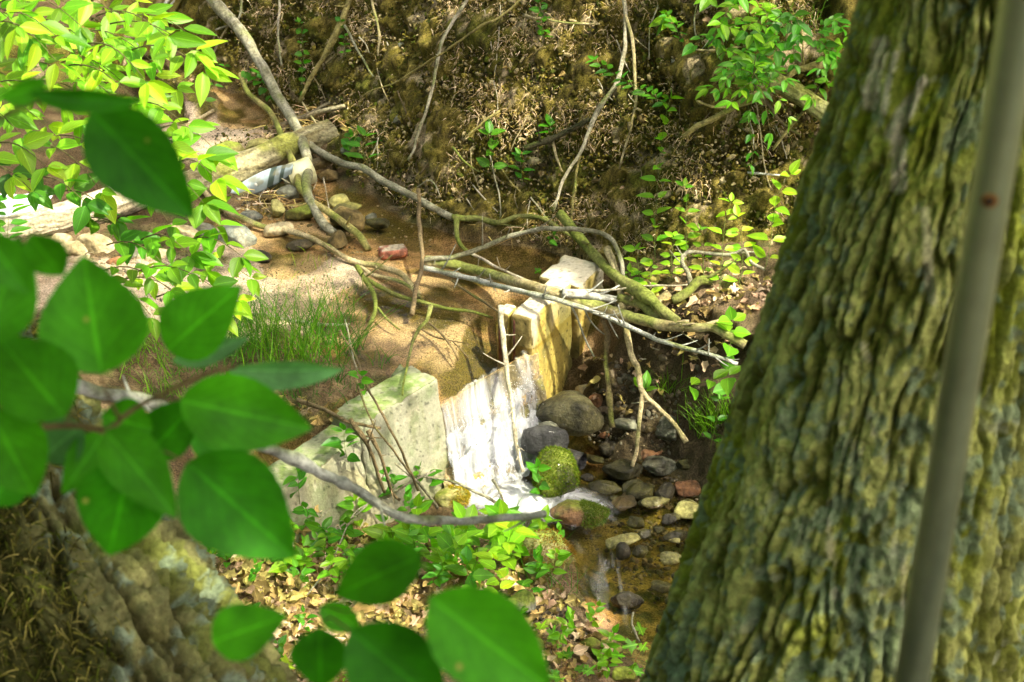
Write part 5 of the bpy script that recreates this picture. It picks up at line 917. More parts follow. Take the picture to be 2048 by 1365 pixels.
for a in [(400, 1100, 78, 'yellow', 3, 30), (350, 1080, 60, 'yellow', 2, 30), (620, 1355, 60, 'yellow', 2, 20), (1070, 1290, 52, 'bright', 4, 30), (1100, 1310, 48, 'bright', 3, 30), (1130, 1350, 40, 'mid', 3, 30), (1270, 1340, 46, 'bright', 4, 40), (1290, 1310, 40, 'bright', 3, 40), (1310, 1360, 48, 'bright', 3, 20), (1150, 1375, 44, 'mid', 3, 30), (540, 1360, 40, 'bright', 3, 20), (1610, 80, 56, 'mid', 3, 30), (1640, 110, 60, 'mid', 2, 30), (700, 1345, 46, 'bright', 2, 20), (1090, 540, 26, 'mid', 1, 10)]: seedling(*a)
# plants right of the trunk
vine([(2040, 720), (2050, 690)], 60, 2, 'bright', 'leafy sprig behind the trunk', 60, .3, group=None, name='plant', cat='plant')
vine([(2030, 1310), (2045, 1290)], 80, 2, 'yellow', 'bright leaf pair behind the trunk', 61, .6, LTw, group=None, name='plant', cat='plant')
# grass
def grass(px, py, wpx, n, L0, col, label, seed, lean=(0, 0, 1), bend=.33, wd=.003, spread_y=None):
    r = np.random.default_rng(seed); B_ = []
    for k in range(n): x = px + r.normal() * wpx * .4; y = py + r.normal() * (spread_y or wpx * .2); B_.append(gnd(x, y))
    B_ = np.array(B_); d = np.array(lean)[None] + r.normal(size=(n, 3)) * np.array([.35, .35, .1]); c = np.array(GC[col] if isinstance(col, str) else col)[None] * r.uniform(.6, 1.3, n)[:, None]
    o = MB(); blades(o, B_, d, r.uniform(.5, 1.25, n) * L0 * 1.35, np.full(n, wd * 1.15), c, seed, 6, bend); ob = o.build('grass_clump', M['grass'], origin=B_[0]); tag(ob, label or ulabel('clump of thin green grass', px, py), 'grass clump', 'grass clumps by the stream'); return ob
for i, (px, py, w_, n, L_, c) in enumerate([(510, 700, 90, 110, .30, 'mid'), (570, 720, 90, 110, .34, 'bright'), (630, 720, 80, 90, .34, 'mid'), (680, 700, 60, 60, .3, 'mid'), (450, 700, 80, 90, .25, 'mid'), (540, 660, 70, 50, .24, 'bright'), (620, 670, 60, 40, .28, 'mid'), (560, 770, 120, 160, .12, 'dark'), (650, 770, 90, 100, .10, 'dark'), (400, 740, 100, 110, .14, 'mid'), (300, 720, 120, 120, .14, 'bright'), (480, 650, 70, 40, .13, 'mid'), (640, 620, 60, 24, .14, 'bright'), (700, 640, 40, 18, .12, 'mid'), (250, 640, 100, 60, .1, 'bright'),
                                            (1340, 790, 50, 46, .16, 'bright'), (1410, 860, 50, 90, .17, 'bright'), (1440, 840, 50, 70, .16, 'bright'), (1090, 1150, 50, 80, .13, 'mid'), (1125, 1190, 40, 18, .15, 'mid'), (1020, 1070, 120, 90, .09, 'mid'), (1095, 1120, 40, 40, .12, 'mid'), (330, 790, 80, 60, .1, 'bright'), (620, 540, 60, 14, .1, 'yellow'), (520, 600, 60, 12, .08, 'mid'), (1470, 900, 40, 50, .14, 'mid'), (1570, 60, 80, 70, .14, 'bright'), (440, 880, 60, 40, .08, 'bright'), (760, 730, 30, 12, .14, 'mid')]):
    grass(px, py, w_, n, L_, c, None, 700 + i)

# ------------------------------------------------------------------ leaf litter, root hairs, gravel (uncountable)
def dead_t(seed):
    v, f, uv = leaf_t(6, .62, .3, .1); r = np.random.default_rng(seed); v = v.copy(); v[:, 2] += .18 * np.sin(v[:, 1] * 5 + r.uniform(0, 6)) + v[:, 0] ** 2 * r.uniform(.5, 1.6) - .1; v[:, 0] *= 1 + .25 * np.sin(v[:, 1] * 22 + seed); return v, f, uv
DT = [dead_t(k) for k in range(4)]; mm = maple_t(); mv = mm[0].copy(); mv[:, 2] = .25 * np.sin(mv[:, 0] * 6) * np.cos(mv[:, 1] * 5); DT.append((mv, mm[1], mm[2])); mv = mm[0].copy(); mv[:, 2] = -.5 * mv[:, 0] ** 2 + .2 * np.sin(mv[:, 1] * 7); DT.append((mv, mm[1], mm[2]))
DC = np.array([(.42, .28, .17), (.33, .23, .08), (.24, .17, .06), (.50, .38, .24), (.30, .25, .08), (.18, .13, .04), (.34, .28, .08)])
def litter(regs, seed):
    r = np.random.default_rng(seed); o = MB()
    for (cx, cy, rx, ry, n, L_) in regs:
        pos = []
        for k in range(n):
            a = r.uniform(0, 6.28); q = math.sqrt(r.random()); x = cx + math.cos(a) * rx * q; y = cy + math.sin(a) * ry * q; p = gnd(x, y); 
            if p[2] < ZL + .015 and p[1] < 6.2: continue
            if .45 < p[2] < ZU + .005 and r.random() > .1: continue
            pos.append(p)
        pos = np.array(pos); N = len(pos); ti = r.integers(0, len(DT), N); pos[:, 2] += .012 + r.exponential(.006, N)
        dr = r.normal(size=(N, 3)) * np.array([1, 1, .22]); nn = np.array([0, -.2, 1.]) + r.normal(size=(N, 3)) * .38; R = frames(dr, nn); sc = r.uniform(.45, 1.1, N) * L_; cl = DC[r.integers(0, len(DC), N)] * r.uniform(.7, 1.3, N)[:, None]
        for k, T in enumerate(DT):
            m = ti == k
            if m.any(): o.inst(T[0], T[1], pos[m], R[m], sc[m], cl[m], T[2])
    return o
o = litter([(650, 1220, 330, 170, 1500, .068), (1060, 1290, 180, 110, 420, .062), (850, 1150, 250, 90, 400, .06), (560, 1080, 180, 70, 200, .06), (1400, 590, 140, 60, 200, .06), (1380, 690, 110, 50, 80, .05), (1250, 760, 80, 70, 60, .05), (1480, 60, 140, 70, 120, .05), (1060, 470, 130, 30, 50, .04), (620, 250, 90, 30, 120, .05), (560, 830, 110, 30, 60, .05), (420, 150, 110, 30, 60, .04), (900, 200, 400, 200, 60, .035), (1400, 300, 180, 150, 40, .035)], 9)
tag(o.build('leaf_litter', M['litter']), 'brown and tan dead leaves carpeting the forest floor', None, None, 'stuff')
r = np.random.default_rng(77)
for i, (px, py, s, c) in enumerate([(1185, 1345, .10, 3), (1130, 1270, .09, 5), (1155, 1290, .08, 3), (600, 1200, .10, 0), (570, 1270, .10, 0), (640, 1280, .11, 3), (780, 1240, .1, 0), (830, 1245, .1, 1), (540, 1320, .1, 3), (700, 1230, .1, 1), (750, 1190, .09, 4), (590, 1130, .09, 5), (660, 1160, .1, 2), (500, 1150, .09, 4), (1215, 1180, .05, 5), (1425, 495, .06, 4), (620, 860, .07, 6), (640, 842, .07, 1), (1340, 615, .07, 3), (1390, 640, .07, 0), (1470, 600, .07, 3), (880, 1240, .1, 2), (1080, 1350, .1, 2), (680, 1310, .1, 0), (800, 1180, .09, 6)]):
    p = gnd(px, py); p[2] += .025; T = DT[4 + i % 2] if i % 3 else DT[i % 4]; dr = r.normal(size=(1, 3)) * [1, 1, .15]; o = MB(); o.inst(T[0], T[1], p[None], frames(dr, np.array([[0, -.3, 1.]]) + r.normal(size=(1, 3)) * .2), np.array([s * .9]), DC[c][None] * 1.2, T[2])
    tag(o.build('dead_leaf', M['litter'], origin=p), ulabel(['pinkish-brown', 'ochre', 'brown', 'pale tan', 'curled brown', 'dark brown', 'yellowish'][c] + ' fallen leaf', px, py), 'fallen leaf', 'larger fallen leaves')
r = np.random.default_rng(66)
for i in range(26):
    x = r.uniform(600, 1600); y = r.uniform(30, 440); wv = r.uniform(10, 30)
    rock(x, y, wv, wv * r.uniform(.6, .9), *[OLV, BRN, GRY, TAN][r.integers(0, 4)], 'small soil-stained bank stone', 900 + i, .9, False, group='stones in the far bank')
# root hairs on the bank
r = np.random.default_rng(15); B_ = []; 
while len(B_) < 9000:
    x = r.uniform(480, 1640); y = r.uniform(-10, 500); m = fbm(np.array([[x * .011, y * .014, 3.]]), 91, 3)[0] + fbm(np.array([[x * .05, y * .05, 3.]]), 92, 2)[0] * .5
    if m < r.uniform(-.05, .45): continue
    p = gnd(x, y)
    if p[2] > .56: B_.append(p)
B_ = np.array(B_) + r.normal(size=(len(B_), 3)) * .012; N = len(B_); B_[:, 1] -= .015; B_[:, 2] += .01
cl = np.array([(.56, .42, .28), (.42, .30, .15), (.28, .21, .06)])[r.integers(0, 3, N)] * r.uniform(.6, 1.2, N)[:, None]
o = MB(); blades(o, B_, r.normal(size=(N, 3)) * [.8, .4, .5] + [0, -.5, -.1], r.uniform(.008, .045, N), r.uniform(.001, .003, N), cl, 6, 3, .5); tag(o.build('root_hairs', M['litter']), 'matted pale rootlets and dry bits clinging to the far bank', None, None, 'stuff')
# debris sticks in pile
N = 420; B_ = np.array([gnd(r.uniform(520, 700), r.uniform(225, 300)) for _ in range(N // 2)] + [gnd(r.uniform(960, 1200), r.uniform(430, 490)) for _ in range(N // 4)] + [gnd(r.uniform(480, 640), r.uniform(395, 430)) for _ in range(N - N // 2 - N // 4)]); B_[:, 2] += r.uniform(.0, .05, N)
o = MB(); blades(o, B_, r.normal(size=(N, 3)) * [1, .8, .35] + [0, 0, .1], r.uniform(.04, .15, N), r.uniform(.003, .007, N), DC[r.integers(0, 7, N)] * r.uniform(.6, 1.5, N)[:, None], 7, 3, .15); tag(o.build('driftwood_debris', M['litter']), 'tangle of dry stalks and chips along the water line', None, None, 'stuff')
# gravel
pos = []; sc = []; cl = []
for (cx, cy, rx, ry, n, s0) in [(560, 580, 150, 40, 1200, .005), (420, 620, 120, 60, 500, .006), (900, 660, 120, 60, 1500, .003), (1240, 880, 60, 30, 150, .006), (1300, 820, 120, 60, 200, .012), (450, 270, 120, 30, 300, .006), (560, 420, 100, 30, 200, .01), (1090, 1240, 80, 60, 200, .01), (1340, 1000, 120, 100, 300, .012), (1300, 1120, 90, 100, 200, .012), (1250, 770, 60, 60, 60, .016), (250, 540, 150, 40, 200, .012), (700, 480, 120, 40, 200, .007)]:
    for k in range(n):
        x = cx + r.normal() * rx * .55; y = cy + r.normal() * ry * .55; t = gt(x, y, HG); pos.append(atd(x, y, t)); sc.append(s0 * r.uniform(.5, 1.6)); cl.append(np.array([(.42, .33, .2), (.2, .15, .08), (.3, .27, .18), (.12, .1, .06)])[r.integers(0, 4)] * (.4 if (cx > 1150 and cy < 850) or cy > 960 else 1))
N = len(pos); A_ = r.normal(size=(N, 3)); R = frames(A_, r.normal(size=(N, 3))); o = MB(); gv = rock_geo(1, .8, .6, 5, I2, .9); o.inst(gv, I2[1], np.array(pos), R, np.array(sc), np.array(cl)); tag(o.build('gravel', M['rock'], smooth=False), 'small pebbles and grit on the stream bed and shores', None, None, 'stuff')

# ------------------------------------------------------------------ big tree on the right
def barkh(a, sv, k, sd):
    """long interlacing ridges and furrows along the trunk, with crumbly small relief"""
    z = a * 0; w1 = fbm(np.stack([a * 8, sv * 5, z], -1), sd, 3); w2_ = fbm(np.stack([a * 30, sv * 16, z], -1), sd + 1, 3)
    A = (a + w1 * .03 + w2_ * .006) * 1.0
    n1 = fbm(np.stack([A * 42 * k, sv * 8.0 * k, z], -1), sd + 2, 2); n2 = fbm(np.stack([A * 80 * k, sv * 26 * k, z + 3], -1), sd + 3, 2); n3 = fbm(np.stack([A * 120, sv * 60, z + 5], -1), sd + 4, 3); lump = fbm(np.stack([a * 75, sv * 60, z + 9], -1), sd + 5, 2)
    h = .016 * ss(.0, .30, np.abs(n1)) + .007 * ss(.0, .3, np.abs(n2)) + .004 * lump + .006 * n3
    return h / k ** .5, n1, n3
def bigtree():
    # axis in world: passes a point at frame middle, leans right
    dmid = 2.55; ptop = atd(1985, 0, 2.30); pbot = atd(1662, 1365, 2.75); ax = ptop - pbot; ax /= np.linalg.norm(ax)
    base = pbot - ax * 1.0; Lt = 9.0; ss_ = np.concatenate([np.arange(0, .75, .03), np.arange(.75, 3.05, .0042), np.arange(3.05, Lt, .08)]); n = len(ss_)
    lb = np.linalg.norm(pbot - base); lt_ = np.linalg.norm(ptop - base); r_b = 334 * 2.75 / F; r_t = 222 * 2.30 / F
    rad = np.interp(ss_, [0, lb, lt_, Lt], [r_b * 1.35, r_b, r_t, r_t * .55]); nS = 400
    pts = base[None] + ax[None] * ss_[:, None]; top = np.clip(ss_ - lt_ - .3, 0, 9); pts[:, 0] += top * .02
    v, f, nr, uv = tube(pts, rad, nS, 0, 0, False); th = uv[:, 0]; sv = np.repeat(ss_, nS); Rm = .26
    a = th * 6.283 * Rm; wp = fbm(np.stack([a * 9, sv * 4, a * 0], -1), 301, 3); wp2 = fbm(np.stack([a * 5, sv * 2.5, a * 0 + 4], -1), 302, 3)
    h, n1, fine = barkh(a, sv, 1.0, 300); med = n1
    h = h + .012 * fbm(np.stack([a * 4, sv * 2, a * 0], -1), 307, 3)
    v += nr * h[:, None]
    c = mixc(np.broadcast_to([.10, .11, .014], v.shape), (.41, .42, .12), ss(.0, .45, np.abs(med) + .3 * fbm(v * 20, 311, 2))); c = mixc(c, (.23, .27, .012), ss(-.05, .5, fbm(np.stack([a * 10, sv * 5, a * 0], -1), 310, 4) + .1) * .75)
    lich = ss(.12, .28, fbm(np.stack([a * 60, sv * 42, a * 0], -1), 312, 3) + .5 * fbm(np.stack([a * 6, sv * 4, a * 0], -1), 313, 2)); c = mixc(c, (.19, .26, .16), lich * .7); c = mixc(c, (.38, .40, .26), ss(.42, .55, fbm(np.stack([a * 50, sv * 30, a * 0], -1), 315, 3)) * .5)
    # pale scars where the bark has flaked, on the camera side
    scr = MB()
    root = empty('tree', base); tag(root, 'big tree with deeply furrowed lichen-covered bark filling the right side', 'tree')
    def onbark(px, py, off=.028):   # nearest trunk point facing the camera along that pixel's ray
        rr_ = ray(px, py); rr_ = rr_ / np.linalg.norm(rr_); w0 = CAM - base; b_ = rr_ @ ax; d_ = rr_ @ w0; e_ = ax @ w0; tc = (b_ * e_ - d_) / (1 - b_ * b_); sc_ = (e_ - b_ * d_) / (1 - b_ * b_)
        R_ = np.interp(sc_, ss_, rad); gap = np.linalg.norm(CAM + rr_ * tc - (base + ax * sc_)); tt = tc - math.sqrt(max(R_ ** 2 - gap ** 2, 1e-5)) / math.sqrt(1 - b_ * b_); return CAM + rr_ * (tt - off), sc_
    P3 = v.reshape(-1, 3); vm = (sv > .8) & (sv < 3.0)
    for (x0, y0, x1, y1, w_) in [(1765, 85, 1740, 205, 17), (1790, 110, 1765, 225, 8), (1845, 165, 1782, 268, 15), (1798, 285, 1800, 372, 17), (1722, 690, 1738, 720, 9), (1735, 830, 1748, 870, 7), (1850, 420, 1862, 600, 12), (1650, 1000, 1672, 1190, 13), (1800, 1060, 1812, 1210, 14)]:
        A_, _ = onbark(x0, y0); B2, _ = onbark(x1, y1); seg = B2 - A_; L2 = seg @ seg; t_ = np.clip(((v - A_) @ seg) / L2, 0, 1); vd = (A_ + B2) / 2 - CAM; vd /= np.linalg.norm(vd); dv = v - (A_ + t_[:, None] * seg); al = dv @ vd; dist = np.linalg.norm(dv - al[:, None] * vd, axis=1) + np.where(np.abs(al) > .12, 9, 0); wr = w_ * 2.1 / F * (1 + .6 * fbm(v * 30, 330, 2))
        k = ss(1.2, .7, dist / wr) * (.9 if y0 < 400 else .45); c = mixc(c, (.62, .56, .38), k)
    c = np.clip(c * (1 + .25 * fine[:, None]), .01, .9)
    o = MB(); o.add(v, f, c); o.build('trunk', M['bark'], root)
    return root, base, ax, Lt, pts
tree, tb, tax, tL, tpts = bigtree()

# ------------------------------------------------------------------ metal pole in front of the tree
def pole():
    a = atd(2044, 0, 1.12); b = a.copy(); # vertical
    d = 1.12; A_ = np.array([a[0], a[1], 5.6]); B2 = np.array([a[0], a[1], 1.2]); 
    root = empty('metal_pole', B2); tag(root, 'grey-green galvanised metal pole standing in front of the tree trunk', 'metal pole')
    pts = np.array([B2 + (A_ - B2) * t for t in np.linspace(0, 1, 60)]); v, f, nr, uv = tube(pts, [.0148] * 60, 40, .0, 0, True); c = mixc(np.broadcast_to([.30, .37, .24], v.shape), (.20, .26, .17), ss(-.1, .4, fbm(v * np.array([60, 60, 9]), 7, 3)))
    o = MB(); o.add(v, f, c); o.build('tube', M['metal'], root)
    # rusty bolt hole facing the camera
    r_ = ray(1975, 403); t = (a[1] - .0148) / r_[1]; p = CAM + r_ * t; dirn = CAM - p; dirn[2] = 0; dirn /= np.linalg.norm(dirn)
    ctr = np.array([a[0], a[1], p[2]]); p0 = ctr + dirn * .0142; rs, fs, _, _ = tube(np.array([p0, p0 + dirn * .0014]), [.0062, .0052], 18); o = MB(); o.add(rs, fs, (.22, .10, .02)); o.build('rust_ring', M['rock'], root)
    rs, fs, _, _ = tube(np.array([p0 + dirn * .0015, p0 + dirn * .0022]), [.003, .0028], 14); o = MB(); o.add(rs, fs, (.015, .012, .01)); o.build('bolt_hole', M['rock'], root)
pole()

# ------------------------------------------------------------------ mossy trunk, bottom left
def mossytrunk():
    A_ = atd(-120, 770, 3.25); B2 = atd(330, 1560, 3.0); n = 330; s = np.linspace(0, 1, n); pts = A_[None] * (1 - s[:, None]) + B2[None] * s[:, None]; sides = 300; L_ = np.linalg.norm(B2 - A_); rad = np.interp(s, [0, .4, 1], [.165, .215, .25])
    v, f, nr, uv = tube(pts, rad, sides, 0, 0, True); nb = n * sides; a = uv[:, 0] * 6.283 * .24; sv = uv[:, 1] * L_; wp = fbm(np.stack([a * 8, sv * 5, a * 0], -1), 401, 3)
    h, n1_, f1_ = barkh(a, sv, .8, 420); h = h * 2.0 + .012 * fbm(np.stack([a * 5, sv * 3, a * 0], -1), 403, 3)
    v[:nb] += nr[:nb] * h[:nb, None]
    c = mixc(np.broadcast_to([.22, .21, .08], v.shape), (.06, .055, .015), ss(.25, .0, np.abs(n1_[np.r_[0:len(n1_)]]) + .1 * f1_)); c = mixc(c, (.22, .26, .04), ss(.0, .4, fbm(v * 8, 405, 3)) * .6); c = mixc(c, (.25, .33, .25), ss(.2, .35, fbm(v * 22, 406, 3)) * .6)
    # moss zone: side facing left/up
    side = nr @ np.array([-.85, -.1, .35]); mz = ss(-.05, .3, side + .12 + fbm(v * 7, 407, 3) * .5 + .5 - ss(.34, .50, uv[:, 1]) * .85); c = mixc(c, (.06, .06, .012), mz)
    v[:nb] += nr[:nb] * (mz[:nb] * fbm(v[:nb] * 28, 408, 4) * .03)[:, None]
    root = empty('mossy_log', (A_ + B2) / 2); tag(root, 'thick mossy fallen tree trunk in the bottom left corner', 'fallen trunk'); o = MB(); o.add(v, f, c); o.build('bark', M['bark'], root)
    r = np.random.default_rng(4); ww = mz[:nb].copy(); ww /= ww.sum(); k = r.choice(nb, 26000, p=ww); b = v[k] + r.normal(size=(len(k), 3)) * .004; d = nr[k] * .5 + r.normal(size=(len(k), 3)) * .6 + np.array([.2, -.1, -.4]); cl = np.array([(.20, .18, .03), (.10, .12, .012), (.32, .27, .07), (.05, .045, .01)])[r.integers(0, 4, len(k))] * r.uniform(.5, 1.2, len(k))[:, None]
    o = MB(); blades(o, b, d, r.uniform(.012, .04, len(k)), np.full(len(k), .003), cl, 3, 3, .4); o.build('moss', M['moss'], root)
mossytrunk()

# ------------------------------------------------------------------ foreground sapling leaves and branch
branch([(120, 765), (200, 785), (300, 805), (400, 850), (500, 885), (560, 905), (640, 945), (720, 985), (790, 1030), (850, 1040), (950, 1042), (1090, 1030)], 14, 7, 'silver', '', 0, 0, .3, name='bare_branch', cat='branch', d=[2.3, 2.5, 2.7, 2.85, 3.1], label='smooth silver-grey branch in front of the left wall', sides=20, amp=.10, twigs=4, forks=())
LTf = leaf_t(22, .8, .14, .14, .6, serr=.012)
M['fgleaf'] = mat('broad_leaf', .5, veins=True, veinamt=.8, spots=1, trans=.5, transcol=(1.4, 1.6, .6), spec=.15, det=26, detamt=.38)
def fgleaf(root, bx, by, tx, ty, wpx, d, col, tilt, k, edge=1.0):
    A_ = atd(bx, by, d); B2 = atd(tx, ty, d + .05 * tilt); ld = B2 - A_; L_ = np.linalg.norm(ld); toc = CAM - (A_ + B2) / 2; toc /= np.linalg.norm(toc); sd = np.cross(ld / L_, toc)
    nn = toc + sd * tilt * .35; v, f, uv = LTf; v = v.copy(); v[:, 0] *= (wpx / math.hypot(bx - tx, by - ty)) / .8; R = frames(ld[None], nn[None]); o = MB()
    # midrib and side veins as real relief + slightly paler vein line
    c = np.repeat(np.array(GC.get(col, col) if isinstance(col, str) else col)[None], len(v), 0) * (.8 + .5 * ((k * 37) % 10) / 10); rb = np.exp(-(uv[:, 0] / .12) ** 2); c *= (1 + .0 * rb)[:, None]
    # small blemish
    o.inst(v, f, A_[None], R, np.array([L_]), c[:1], uv); ob = o.build('leaf', M['fgleaf'], root); return ob, A_
def sapling(name, label, leaves, twigs, d0):
    root = empty(name, atd(leaves[0][0], leaves[0][1], d0)); tag(root, label, 'sapling')
    for k, (bx, by, tx, ty, w_, d, col, tilt) in enumerate(leaves): fgleaf(root, bx, by, tx, ty, w_, d, col, tilt, k)
    o = MB()
    for pl, r_, ds in twigs:
        P = crom(pl, 14); tt = np.interp(np.linspace(0, 1, len(P)), np.linspace(0, 1, len(ds)), ds); pts = np.array([atd(x, y, t) for (x, y), t in zip(P, tt)]); v, f, _, _ = tube(pts, np.linspace(r_, r_ * .6, len(P)) * tt / F, 8, .08, 3); o.add(v, f, (.20, .13, .05))
    o.build('stem', M['twig'], root)
DG = (.03, .19, .003); DG2 = (.05, .25, .005); GG = (.10, .26, .09)
sapling('sapling', 'broad dark green out-of-focus leaves hanging across the left side', [
    (183, 222, 385, 438, 170, 1.25, DG, .3), (203, 748, 165, 512, 215, 1.30, DG2, -.2), (-30, 690, 45, 470, 140, 1.2, DG2, .3), (130, 835, -10, 665, 165, 1.22, DG2, .2), (335, 700, 474, 575, 130, 1.45, DG2, -.4), (360, 800, 625, 862, 158, 1.35, DG2, .3), (212, 862, 352, 1030, 118, 1.3, DG2, -.3),
    (262, 920, 215, 1120, 172, 1.3, DG, .2), (375, 925, 590, 1118, 205, 1.35, DG, .1), (-20, 820, 70, 1000, 155, 1.25, DG2, .4), (165, 850, 72, 925, 92, 1.4, GG, .3), (455, 738, 700, 752, 60, 1.6, GG, 1.2), (345, 722, 505, 680, 48, 1.6, GG, .8), (60, 185, 300, 212, 52, 1.1, DG, .9), (380, 868, 500, 925, 70, 1.6, DG, .6), (205, 830, 310, 862, 100, 1.45, DG2, .4), (-30, 470, 60, 590, 90, 1.15, DG2, .2), (0, 195, 110, 165, 40, 1.1, DG2, .9), (430, 690, 380, 640, 50, 1.5, DG2, .3), (300, 905, 395, 800, 95, 1.5, DG, -.5), (60, 470, 130, 560, 80, 1.2, DG2, .6), (-20, 1010, 60, 905, 90, 1.35, DG, .4), (205, 870, 130, 985, 85, 1.42, DG2, -.6)],
    [([(-60, 900), (60, 860), (150, 852), (215, 860), (245, 835), (300, 800), (420, 745), (470, 735)], 7, [1.3, 1.35, 1.5]), ([(215, 860), (240, 880), (262, 920)], 4, [1.35, 1.3]), ([(240, 840), (210, 780), (203, 748)], 4, [1.36, 1.3]), ([(300, 800), (335, 798), (362, 800)], 4, [1.4, 1.35]), ([(260, 880), (320, 900), (378, 926)], 3, [1.35, 1.35]), ([(-40, 260), (40, 215), (110, 205), (183, 222)], 5, [1.15, 1.25]), ([(150, 852), (130, 840)], 3, [1.35, 1.25])], 1.3)
sapling('sapling', 'cluster of broad blurred leaves along the bottom edge', [
    (845, 1112, 660, 1192, 120, 1.3, DG2, .4), (425, 1285, 568, 1232, 108, 1.25, DG2, -.2), (640, 1255, 640, 1385, 112, 1.25, DG, .2), (700, 1260, 900, 1430, 170, 1.15, DG, .3), (860, 1195, 1110, 1390, 190, 1.12, DG2, .2), (640, 1212, 725, 1262, 56, 1.45, DG2, .4)],
    [([(1000, 1500), (930, 1400), (860, 1200), (845, 1112)], 3, [1.15, 1.3]), ([(900, 1420), (700, 1262), (640, 1250), (560, 1420)], 2.5, [1.2, 1.3]), ([(560, 1420), (470, 1330), (425, 1285)], 2.5, [1.3, 1.25]), ([(860, 1200), (720, 1225), (640, 1212)], 2, [1.3, 1.45])], 1.2)

# ------------------------------------------------------------------ crown of the big tree (outside the frame, above): unseen leaves shaped as a gobo, gaps cut where sun should land
LITP = []
def lit(px, py, r, d=None): LITP.append((*(gnd(px, py) if d is None else atd(px, py, d)), r))
for a in [(880, 660, .12), (950, 690, .12), (820, 650, .08), (900, 720, .1), (940, 780, .12), (1000, 740, .13), (930, 860, .12), (990, 860, .14), (960, 940, .13), (1030, 950, .13), (1000, 1000, .13), (1050, 860, .08), (1040, 620, .10), (1080, 690, .11), (1110, 640, .10), (1090, 750, .08), (1140, 560, .10), (1180, 570, .09), (1110, 590, .08), (1000, 575, .06), (1050, 585, .06), (1230, 640, .06), (1300, 660, .05), (1420, 715, .07),
          (850, 760, .07), (830, 800, .05), (800, 900, .08), (860, 930, .08), (760, 960, .07), (700, 980, .06), (640, 930, .05), (560, 560, .09), (620, 570, .09), (500, 560, .07), (690, 545, .06), (760, 530, .05), (400, 610, .12), (350, 640, .10), (820, 545, .04), (860, 560, .05), (1010, 600, .06), (640, 600, .04),
          (430, 300, .06), (490, 340, .06), (560, 300, .05), (600, 360, .04), (560, 275, .05), (420, 360, .05), (500, 480, .04), (480, 370, .05), (470, 170, .06), (430, 150, .05), (360, 150, .05), (680, 425, .035), (640, 450, .03),
          (830, 50, .09), (760, 40, .07), (900, 40, .06), (820, 110, .07), (730, 330, .06), (760, 130, .05), (1060, 200, .06), (1020, 240, .06), (960, 260, .05), (1230, 210, .06), (1200, 300, .05), (1270, 130, .05), (1100, 100, .05), (1140, 60, .05), (770, 210, .04), (890, 350, .04), (1000, 330, .04), (1090, 430, .05), (700, 200, .05), (1420, 380, .04), (1240, 280, .05), (1480, 60, .08), (1510, 330, .05), (1180, 160, .04),
          (1400, 600, .09), (1450, 560, .10), (1480, 500, .10), (1350, 560, .07), (1300, 590, .06), (1440, 480, .08), (1390, 480, .06), (1310, 480, .06), (1500, 640, .07), (1460, 690, .05), (1550, 420, .06), (1270, 540, .05), (1340, 520, .06),
          (1140, 810, .07), (1115, 930, .05), (1240, 875, .06), (1200, 880, .04), (1280, 880, .05), (1190, 1225, .06), (1230, 1200, .04), (1260, 1190, .03), (900, 990, .05), (1170, 1010, .04), (1340, 930, .03), (1380, 1020, .03), (1300, 1060, .03),
          (600, 1180, .09), (560, 1230, .07), (700, 1250, .06), (760, 1180, .05), (500, 1180, .06), (620, 1270, .09), (660, 1300, .05), (790, 1240, .08), (840, 1200, .04), (560, 1100, .04), (930, 1100, .05), (1000, 1110, .06), (1020, 1160, .06), (980, 1190, .04), (880, 1110, .04), (1060, 1100, .05), (960, 1150, .05), (400, 1080, .08), (360, 1070, .06), (760, 1060, .04), (1080, 1260, .04), (1410, 840, .06), (1340, 770, .05), (300, 830, .10), (350, 850, .07), (500, 760, .05), (600, 720, .05), (560, 650, .05), (660, 690, .04)]: lit(*a)
for k, (x, y) in enumerate([(x, y) for x in range(-20, 440, 75) for y in range(0, 460, 75)]): lit(x, y, .13 if (x < 300 or y > 200 or y < 150) else .09, 5.5)
for (x, y) in [(100, 430), (40, 430), (180, 480), (240, 500), (300, 560), (60, 480), (0, 400), (150, 420)]: lit(x, y, .14)
for (x, y, dd) in [(560, 905, 2.8), (640, 945, 2.85), (520, 890, 2.75), (700, 975, 2.9), (430, 560, 5.4), (330, 580, 5.4), (480, 540, 5.4), (380, 520, 5.4), (480, 600, 5.4)]: lit(x, y, .03 if dd < 3 else .09, dd)
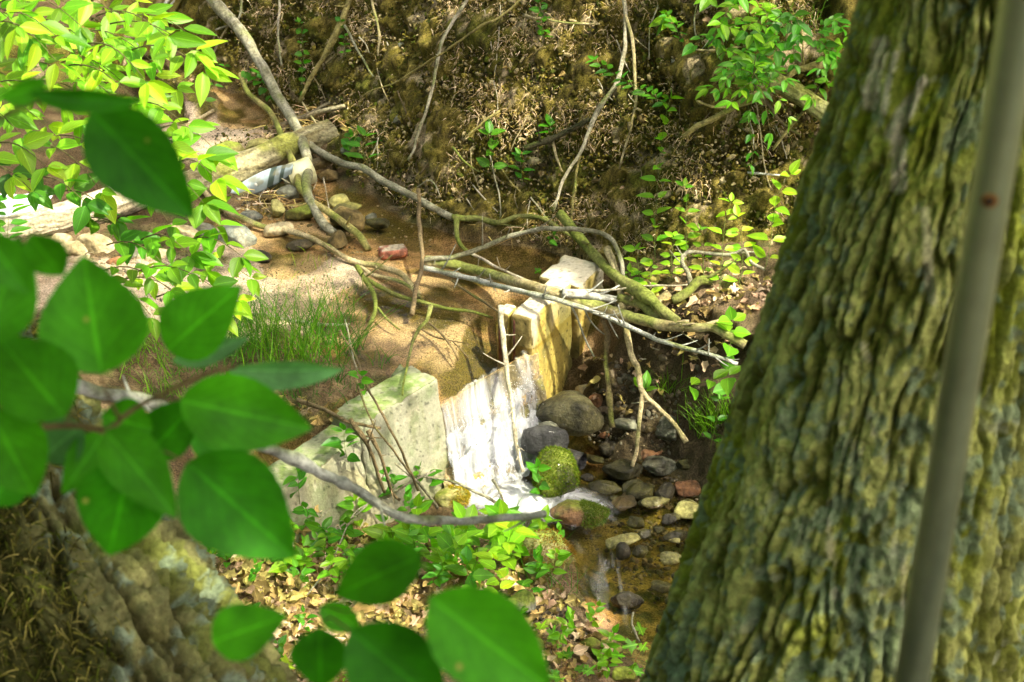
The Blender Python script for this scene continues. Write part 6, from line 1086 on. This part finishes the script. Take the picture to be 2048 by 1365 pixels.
def shade_crown():
    r = np.random.default_rng(21); N = 34000
    G = np.stack([r.uniform(-3.6, 2.3, N), r.uniform(-.6, 10.8, N), np.zeros(N)], -1); G[:, 2] = Hs(G[:, 0], G[:, 1]); G[:, 2] = np.where(G[:, 1] < 3.6, r.uniform(1.6, 3.8, N), G[:, 2])
    H_ = r.uniform(5.2, 8.6, N); s = (H_ - G[:, 2]) / SUN[2]; Q = G + SUN[None] * s[:, None]
    keep = fbm(Q * .9, 77, 3) > -.46
    keep &= (G[:, 1] < 6.9) | (r.random(N) < .72)
    for (x, y, z, rr) in LITP:
        dv = Q - np.array([x, y, z]); al = dv @ SUN; dist = np.linalg.norm(dv - al[:, None] * SUN, axis=1); keep &= dist > rr + .055
    Q = Q[keep]; N = len(Q); nn = np.array([.3, -.2, 1.]) + r.normal(size=(N, 3)) * .4; dr = r.normal(size=(N, 3)) * [1, 1, .4]
    o = MB(); o.inst(LTlow[0], LTlow[1], Q, frames(dr, nn), r.uniform(.10, .17, N), gcols(N, 'mid', r), LTlow[2]); o.build('shade_crown', M['canopy'], tree)
    top = tpts[-1]; o = MB()
    for k in range(11):
        q = Q[r.integers(0, N)]; st = tpts[-1 - r.integers(0, 26)]; s = np.linspace(0, 1, 9)[:, None]; pts = st * (1 - s) + q * s + np.array([0, 0, .5]) * np.sin(s * 3.14); v, f, _, _ = tube(pts, np.linspace(.07, .012, 9), 8, .1, k); o.add(v, f, (.14, .12, .07))
    o.build('limb', M['bark'], tree)
    print('canopy leaves', N)
shade_crown()
print('objects', len(bpy.data.objects), 'verts', sum(len(m.vertices) for m in bpy.data.meshes))

# soil clods on the far bank
r = np.random.default_rng(31); B_ = []
while len(B_) < 17000:
    x = r.uniform(430, 1640); y = r.uniform(-10, 520); p = gnd(x, y)
    if p[2] > .55: B_.append(p)
B_ = np.array(B_) + r.normal(size=(len(B_), 3)) * .006; N = len(B_); cl = np.array([(.13, .105, .008), (.26, .21, .03), (.05, .042, .006), (.09, .11, .006), (.50, .40, .20)])[r.integers(0, 5, N)] * r.uniform(.6, 1.3, N)[:, None]
o = MB(); o.inst(rock_geo(1, .8, .6, 9, I2, .9), I2[1], B_, frames(r.normal(size=(N, 3)), r.normal(size=(N, 3))), r.uniform(.004, .010, N) * (1 + (r.random(N) > .93) * 1.2), cl); tag(o.build('soil_clods', M['ground'], smooth=False), 'crumbly clods of soil covering the far bank', None, None, 'stuff')
# woods beyond the bank and behind the camera: what the water and the pole mirror
o = MB(); tr = MB(); r = np.random.default_rng(41)
for k in range(34):
    a = r.uniform(-.4, 3.54) if k < 24 else r.uniform(3.6, 5.8); d = r.uniform(9, 17) if k < 24 else r.uniform(8, 14); x = math.cos(a) * d * 1.1; y = 5 + math.sin(a) * d
    if y > 0 and math.sin(a) > .3: y += 3
    if np.dot([x, y - 5], SUN[:2]) > 0 and abs(x) < 14 and k >= 24 and x > 0: continue
    z0 = float(Hs(x, y)) - .3; h = r.uniform(7, 11) + (5 if k < 24 else 0); n = 520
    if x * SUN[0] + (y - 5) * SUN[1] > 6 : h = min(h, 6)
    v, f, _, _ = tube(np.array([[x, y, z0 + h * t] for t in np.linspace(0, 1, 8)]), np.linspace(.2, .05, 8), 8, .1, k); tr.add(v, f, (.10, .085, .05))
    dd = r.normal(size=(n, 3)); dd /= np.linalg.norm(dd, axis=1)[:, None]; P = np.array([x, y, z0 + h * .56]) + dd * np.array([2.4, 2.4, h * .48]) * r.random((n, 1)) ** .4
    o.inst(LTlow[0], LTlow[1], P, frames(r.normal(size=(n, 3)), r.normal(size=(n, 3)) + [0, 0, .8]), r.uniform(.4, .8, n), gcols(n, 'mid', r), LTlow[2])
wd = o.build('surrounding_woods', M['canopy']); tag(wd, 'green woods standing around the ravine', None, None, 'stuff'); wt = tr.build('woods_trunks', M['bark']); tag(wt, 'trunks of the surrounding woods', None, None, 'stuff')
for ob in COL.objects:
    if ob.parent is None and 'label' in ob and len(ob['label'].split()) > 16: print('LONG', ob.name, ob['label'])
